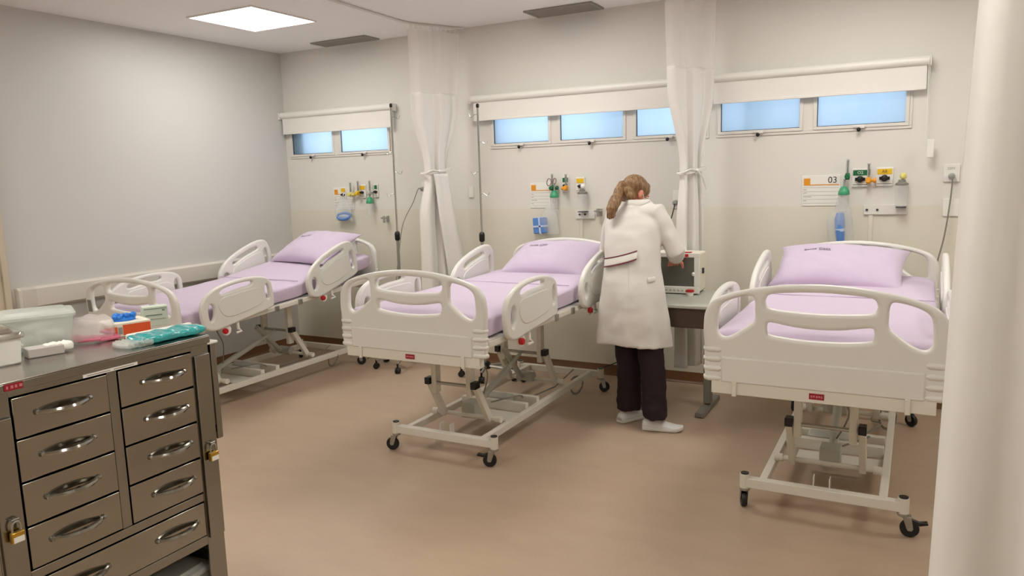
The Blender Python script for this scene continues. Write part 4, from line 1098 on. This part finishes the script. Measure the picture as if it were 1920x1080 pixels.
# crate on the lower shelf
tb2 = tub('storage_tub', 'grey lidded plastic tub on the lower shelf of the trolley', (3.165, -3.955, .151), R(5), .14, .115, .175, M_frost, M_lgrey, lid_h=.018)
q = lumpy(16, 16, .09, .07, .04, 11., .7, .4, 20).build('orange_packets', mat('orange_packet', (196, 110, 72), .6, var=.3, vscale=30), tb2, ang=0); q.location = (0, 0, .01)
# ------------------------------------------------------------------ person
P = thing('person', 'person in long white coat and dark maroon trousers leaning over the table, back to camera', 'person', (3.80, -1.05, 0))
O = Vector(P.location)
def W_(p): return Vector(p)-O
def chain(m, pts, rad, n=14):
    """tapered tube with rounded ends"""
    pts = [W_(p) for p in pts]
    a = (pts[0]-pts[1]).normalized(); b_ = (pts[-1]-pts[-2]).normalized()
    P_ = [pts[0]+a*rad[0]*.92, pts[0]+a*rad[0]*.6]+pts+[pts[-1]+b_*rad[-1]*.6, pts[-1]+b_*rad[-1]*.92]
    R_ = [rad[0]*.3, rad[0]*.78]+list(rad)+[rad[-1]*.78, rad[-1]*.3]
    m.tube(P_, R_, n)
def remesh(o, vox, it=6, fac=.5):
    md = o.modifiers.new('remesh', 'REMESH'); md.mode = 'VOXEL'; md.voxel_size = vox; md.use_smooth_shade = True
    md = o.modifiers.new('smooth', 'SMOOTH'); md.iterations = it; md.factor = fac
HC = Vector((3.665, -.735, 1.418))     # head centre
# head frame: nods down and turns towards the right (monitor)
MH = Matrix.Translation(HC-O) @ Matrix.Rotation(R(-38), 4, 'Z') @ Matrix.Rotation(R(-30), 4, 'X')
hd = lambda x, y, z: MH @ Vector((x, y, z))     # local: +y face forward, +z crown
body = MB()
def hb(c, r):
    n = 18; rs = []
    for i in range(n//2+1):
        t_ = -math.pi/2+math.pi*i/(n//2); ct = max(math.cos(t_), .03); rs.append([MH @ Vector((c[0]+r[0]*ct*math.cos(2*math.pi*j/n), c[1]+r[1]*ct*math.sin(2*math.pi*j/n), c[2]+r[2]*math.sin(t_))) for j in range(n)])
    body.rings(rs)
hb((0, -.005, .025), (.074, .092, .082)); hb((0, .030, -.030), (.060, .062, .078)); hb((0, .052, -.078), (.034, .034, .026))
hb((0, .092, -.018), (.012, .020, .018)); hb((0, .086, .002), (.008, .014, .022))
hb((0, .083, -.056), (.024, .012, .007)); hb((0, .081, -.066), (.020, .012, .006))
for s in (-1, 1):
    hb((s*.076, .002, -.012), (.009, .017, .030)); hb((s*.036, .058, -.026), (.024, .022, .022)); hb((s*.028, .078, .014), (.020, .012, .007))
neck0 = hd(0, .0, -.055)+O
chain(body, [neck0, (3.692, -.775, 1.335), (3.69, -.80, 1.27)], [.042, .044, .050])
chain(body, [(3.69, -.81, 1.26), (3.70, -.86, 1.15), (3.715, -.93, 1.02), (3.73, -.97, .90)], [.072, .085, .075, .095])
SL, SR = (3.540, -.79, 1.262), (3.838, -.83, 1.288)
EL, ER = (3.475, -.76, 1.03), (3.972, -.865, 1.062)
HL, HR = (3.60, -.575, .885), (3.905, -.655, .985)
for S, E_, H_ in ((SL, EL, HL), (SR, ER, HR)):
    chain(body, [(3.69, -.81, 1.26), S, E_, H_], [.05, .040, .034, .024])
for hx, kx, ky, ax, ay in ((3.665, 3.70, -.985, 3.715, -1.005), (3.80, 3.865, -1.04, 3.915, -1.11)):
    chain(body, [(hx, -.975, .88), (kx, ky, .47), (ax, ay, .09)], [.085, .055, .036])
# hands with palm, four fingers and thumb
def hand(wrist, fwd, palmn, side, curl):
    f = Vector(fwd).normalized(); n = Vector(palmn); n = (n-f*n.dot(f)).normalized(); s = f.cross(n)*side
    w = Vector(wrist)
    chain(body, [w-f*.01, w+f*.02], [.024, .022], 10)
    for k in (-1, -.33, .33, 1): chain(body, [w+f*.012+s*k*.012, w+f*.045+s*k*.021, w+f*.078+s*k*.027], [.015, .0155, .0125], 10)
    for k, ln in ((-1, .066), (-.33, .078), (.33, .084), (1, .074)):
        b0 = w+f*.080+s*k*.028; p = [b0]; d = f.copy()
        for i, q in enumerate((.42, .32, .26)):
            d = (d*math.cos(curl)+n*math.sin(curl)).normalized(); p.append(p[-1]+d*ln*q)
        chain(body, p, [.0092, .0086, .0078, .0068], 8)
    tb_ = w+f*.022+s*.026; d = (f*.62+s*.70+n*.35).normalized(); d2 = (f*.85+s*.22+n*.45).normalized()
    chain(body, [tb_-s*.012, tb_+d*.032, tb_+d*.032+d2*.028, tb_+d*.032+d2*.050], [.015, .0115, .0098, .0080], 8)
hand(HL, (.25, .75, -.60), (.3, -.5, -.8), 1, .28)
hand(HR, (-.30, .80, -.20), (-.2, .1, -.98), -1, .30)
bo = body.build('body', M_skin, P, ang=0); remesh(bo, .0052, 3, .4)
# eyes, brows
for s in (-1, 1):
    e = MB(); c = hd(s*.030, .074, .000); e.ball(c, .0125, 12); ey = e.build('eye', M_white, P)
    MB().ball(hd(s*.030, .0835, -.001), .0055, 8).build('iris', M_dark, ey)
# hair: cap pulled back into a ponytail
hair = MB()
def hs(c, r, n=20):
    rs = []
    for i in range(n//2+1):
        t_ = -math.pi/2+math.pi*i/(n//2); ct = max(math.cos(t_), .03); rs.append([MH @ Vector((c[0]+r[0]*ct*math.cos(2*math.pi*j/n), c[1]+r[1]*ct*math.sin(2*math.pi*j/n), c[2]+r[2]*math.sin(t_))) for j in range(n)])
    hair.rings(rs)
hs((0, -.014, .030), (.078, .090, .080)); hs((0, -.045, -.016), (.062, .050, .062)); hs((0, .038, .064), (.056, .040, .032))
for s in (-1, 1): hs((s*.055, .018, .028), (.028, .048, .042)); hs((s*.042, -.036, -.046), (.032, .036, .036))
tie_l = hd(-.012, -.106, -.012)
pt = [hd(-.004, -.080, .004), tie_l, (3.590, -.868, 1.385), (3.583, -.900, 1.350), (3.578, -.922, 1.315), (3.576, -.932, 1.280)]
pt = [Vector(p) if i < 2 else W_(p) for i, p in enumerate(pt)]
hair.tube(catmull(pt, 5, False), [.030]*5+[.024]*2+[.030]*3+[.038]*6+[.036]*5+[.028]*3+[.014]*2, 16)
for k in range(7):
    a = k*.9; off = Vector((math.cos(a)*.020, math.sin(a)*.014, 0))
    q = [pt[1]+off*.3, pt[2]+off*1.1, pt[3]+off*1.3, pt[4]+off*1.2, pt[5]+off*.9+Vector((0, 0, -.012-.006*(k % 3)))]
    hair.tube(catmull(q, 4, False), [.010]*4+[.013]*8+[.009]*4+[.003], 8)
ho = hair.build('hair', M_hair, P, ang=0); remesh(ho, .0045, 3, .45)
MB().lathe([(.020, -.008), (.026, -.006), (.026, .006), (.020, .008)], Matrix.Translation(tie_l+Vector((0, -.004, -.004))) @ Matrix.Rotation(R(60), 4, 'X'), 14).build('hair_tie', M_hair, ho)
# mask loop at the cheek
MB().tube([hd(.079, .01, .0), hd(.073, .045, -.03), hd(.060, .072, -.045)], .0025, 6).build('mask_strap', M_white, P)
mk = MB(); rs = []
for i in range(7):
    u = i/6; rs.append([hd(math.sin(a)*(.058+.004*math.sin(math.pi*u)), .040+.060*math.cos(a)*(1-.25*abs(u-.5)), -.010-.075*u) for a in [R(-80+160*k/12) for k in range(13)]])
add_sheet(mk, rs); mk.build('face_mask', mat('red_mask', (206, 92, 84), .7, var=.06), P, ang=0, solid=.002)

# coat
def ering(c, rx, ry, z_t=0, yaw=-8, n=56, wav=0, ph=0, tilt=0, flat=0):
    out = []; ca, sa = math.cos(R(yaw)), math.sin(R(yaw))
    for j in range(n):
        a = 2*math.pi*j/n; k = 1+wav*math.sin(5*a+ph)+wav*.7*math.sin(8*a+1.7*ph)
        x, y = rx*math.cos(a)*k, ry*math.sin(a)*k
        if flat: y *= 1-flat*abs(math.cos(a))**3*0
        z = tilt*y/ry - (.022*abs(math.cos(a))**2 if c[2] < .53 else 0)
        out.append(Vector((c[0]+x*ca-y*sa, c[1]+x*sa+y*ca, c[2]+z))-O)
    return out
CR = [((3.735, -1.000, .515), .243, .190, .045, .2, 0), ((3.735, -.997, .58), .234, .183, .040, .4, 0), ((3.735, -.995, .66), .224, .175, .032, .5, 0), ((3.733, -.988, .75), .212, .166, .022, .6, 0), ((3.728, -.975, .84), .202, .158, .012, .7, .01),
      ((3.722, -.960, .91), .190, .150, .006, .9, .02), ((3.716, -.945, .97), .180, .140, .004, 1., .03), ((3.708, -.918, 1.05), .178, .137, .004, 1., .035), ((3.700, -.885, 1.13), .186, .138, 0, 1., .04), ((3.693, -.850, 1.21), .188, .132, 0, 1., .04),
      ((3.690, -.825, 1.265), .186, .120, 0, 1., .04), ((3.692, -.808, 1.310), .155, .100, 0, 1, .035), ((3.696, -.794, 1.342), .110, .078, 0, 1, .03), ((3.698, -.787, 1.362), .080, .066, 0, 1, .025)]
def coat_ring(i): c, rx, ry, wv, ph, tl = CR[i]; return ering(c, rx, ry, wav=wv, ph=ph, tilt=tl)
cm = MB()
outer = [coat_ring(i) for i in range(len(CR))]
inner = [ering((c[0], c[1], c[2]), rx-.020, ry-.020, wav=wv, ph=ph, tilt=tl) for c, rx, ry, wv, ph, tl in CR[:3]]
cm.rings([ering((3.733, -.99, .70), .12, .09), ering((3.735, -.995, .675), .17, .13), inner[2], inner[1], inner[0]] + outer, cap=True)
# hem is lower at the sides, slit at the back centre
def sleeve(S, E_, H_, r):
    S, E_, H_ = Vector(S), Vector(E_), Vector(H_); cuff = E_.lerp(H_, .62)
    chain(cm, [Vector((3.692, -.825, 1.275)).lerp(S, .45), S, S.lerp(E_, .35), S.lerp(E_, .7), E_, E_.lerp(H_, .32), cuff], r, 18)
sleeve(SL, EL, HL, [.060, .064, .059, .054, .052, .048, .044]); sleeve(SR, ER, HR, [.062, .068, .063, .059, .058, .055, .050])
co = cm.build('coat', M_coat, P, ang=0); remesh(co, .0075, 5, .5)
def wrinkle(o, size, s_):
    tx = bpy.data.textures.new('folds', 'CLOUDS'); tx.noise_scale = size; tx.noise_depth = 1
    md = o.modifiers.new('folds', 'DISPLACE'); md.texture = tx; md.strength = s_; md.mid_level = .5
wrinkle(co, .13, .016)
# collar, centre-back seam, waist tab with maroon piping
cl = MB(); base = coat_ring(13); cl.rings([base, [p+Vector((0, -.002, .018)) for p in ering((3.697, -.779, 1.357), .071, .062)], ering((3.695, -.772, 1.375), .066, .058), ering((3.695, -.772, 1.375), .060, .052), ering((3.697, -.779, 1.350), .066, .057)], cap=False)
cl.build('collar', M_coat, P, ang=0)
def on_coat(a, z, off=.004):
    for (c0, rx0, ry0, w0, p0, t0), (c1, rx1, ry1, w1, p1, t1) in zip(CR, CR[1:]):
        if c0[2] <= z <= c1[2]:
            t_ = (z-c0[2])/(c1[2]-c0[2]); c = [u+(v-u)*t_ for u, v in zip(c0, c1)]; rx = rx0+(rx1-rx0)*t_+off; ry = ry0+(ry1-ry0)*t_+off; tl = t0+(t1-t0)*t_
            ca, sa = math.cos(R(-8)), math.sin(R(-8)); x, y = rx*math.cos(a), ry*math.sin(a)
            return Vector((c[0]+x*ca-y*sa, c[1]+x*sa+y*ca, z+tl*math.sin(a)))-O
A0, A1 = R(226), R(300)
def stripe(z0, z1, h, off):
    off += .009
    return [[on_coat(A0+(A1-A0)*k/16, z0+(z1-z0)*k/16+dz, o_) for dz, o_ in ((-h, off-.004), (-h*.8, off), (h*.8, off), (h, off-.004))] for k in range(17)]
MB().rings(stripe(1.020, 1.085, .024, .0055)).build('waist_tab', M_coat, P)
for dz in (.026, -.026): MB().rings(stripe(1.020+dz, 1.085+dz, .0035, .0075)).build('maroon_piping', M_mar, P)
MB().tube([on_coat(R(285), z, -.0005) for z in (.56, .66, .76, .86, .96, 1.06, 1.16, 1.25)], .0022, 6).build('back_seam', M_coat, P)
MB().rings([[on_coat(R(322)+k*.05, z, o_) for z, o_ in ((.905, .004), (.912, .007), (.93, .007), (.935, .003))] for k in range(7)]).build('pocket_welt', M_coat, P)
# trousers
tr = MB()
for hx, kx, ky, ax, ay in ((3.665, 3.70, -.985, 3.715, -1.005), (3.80, 3.865, -1.04, 3.915, -1.11)):
    rs = []; n = 28
    for i, (f, r) in enumerate(((0, .115), (.15, .112), (.30, .104), (.45, .096), (.55, .090), (.66, .086), (.78, .084), (.88, .084), (.95, .086), (1, .083))):
        z = .90+(.085-.90)*f; hip = Vector((hx, -.975, 0)); kn = Vector((kx, ky, 0)); an = Vector((ax, ay, 0))
        c = hip.lerp(kn, f/.5) if f < .5 else kn.lerp(an, (f-.5)/.5)
        rs.append([Vector((c.x+r*.86*math.cos(a)*(1+.05*math.sin(3*a+9*f)), c.y+r*math.sin(a)*(1+.05*math.sin(4*a+13*f)), z+.006*math.sin(a)))-O for a in [2*math.pi*j/n for j in range(n)]])
    tr.rings(rs)
tr.ball(W_((3.73, -.975, .88)), (.15, .12, .10), 18)
to = tr.build('trousers', M_trou, P, ang=0); remesh(to, .007, 4, .5); wrinkle(to, .07, .016)
# shoes
def shoe(heel, toe, lift):
    h, t_ = Vector(heel), Vector(toe); d = (t_-h).normalized(); s = Vector((-d.y, d.x, 0)); L_ = (t_-h).length
    up = MB(); so = MB(); rs = []; rz = []
    for f, w, ht, b0 in ((0, .026, .052, .02), (.04, .033, .066, .018), (.16, .037, .075, .016), (.30, .036, .080, .016), (.42, .037, .072, .016), (.56, .042, .056, .016), (.70, .046, .046, .017), (.84, .043, .038, .019), (.94, .034, .032, .022), (1, .018, .026, .024)):
        c = h+d*L_*f; ring = []; e = lift*max(0, 1-f*2.2)
        for j in range(16):
            a = 2*math.pi*j/16; z = b0+(ht-b0)*max(0, math.sin(a))**.8 if math.sin(a) > 0 else b0
            ring.append(c+s*w*math.cos(a)*(1 if math.sin(a) < .2 else 1-.25*(math.sin(a)-.2))+Vector((0, 0, z+e-O.z))-Vector((O.x, O.y, 0)))
        rs.append(ring)
        pr = [(-1.06, b0+.008), (-1.12, b0-.002), (-1.0, .004 if f < .86 else .004+(f-.86)*.09), (1.0, .004 if f < .86 else .004+(f-.86)*.09), (1.12, b0-.002), (1.06, b0+.008)]
        rz.append([c+s*w*u+Vector((0, 0, z+e))-Vector((O.x, O.y, 0)) for u, z in pr])
    up.rings(rs); q = up.build('shoe', M_shoe, P, ang=0)
    so.rings(rz).build('sole', M_sole, q)
    lc = MB()
    for f in (.40, .46, .52, .58): c = h+d*L_*f-Vector((O.x, O.y, 0)); z = .078-(f-.40)*.13; lc.tube([c+s*.018+Vector((0, 0, z-.004)), c+Vector((0, 0, z+.003)), c-s*.018+Vector((0, 0, z-.004))], .0028, 5)
    lc.build('laces', M_white, q)
shoe((3.672, -1.075, 0), (3.79, -.855, 0), .0)
shoe((3.840, -1.125, 0), (4.075, -1.075, 0), .0)
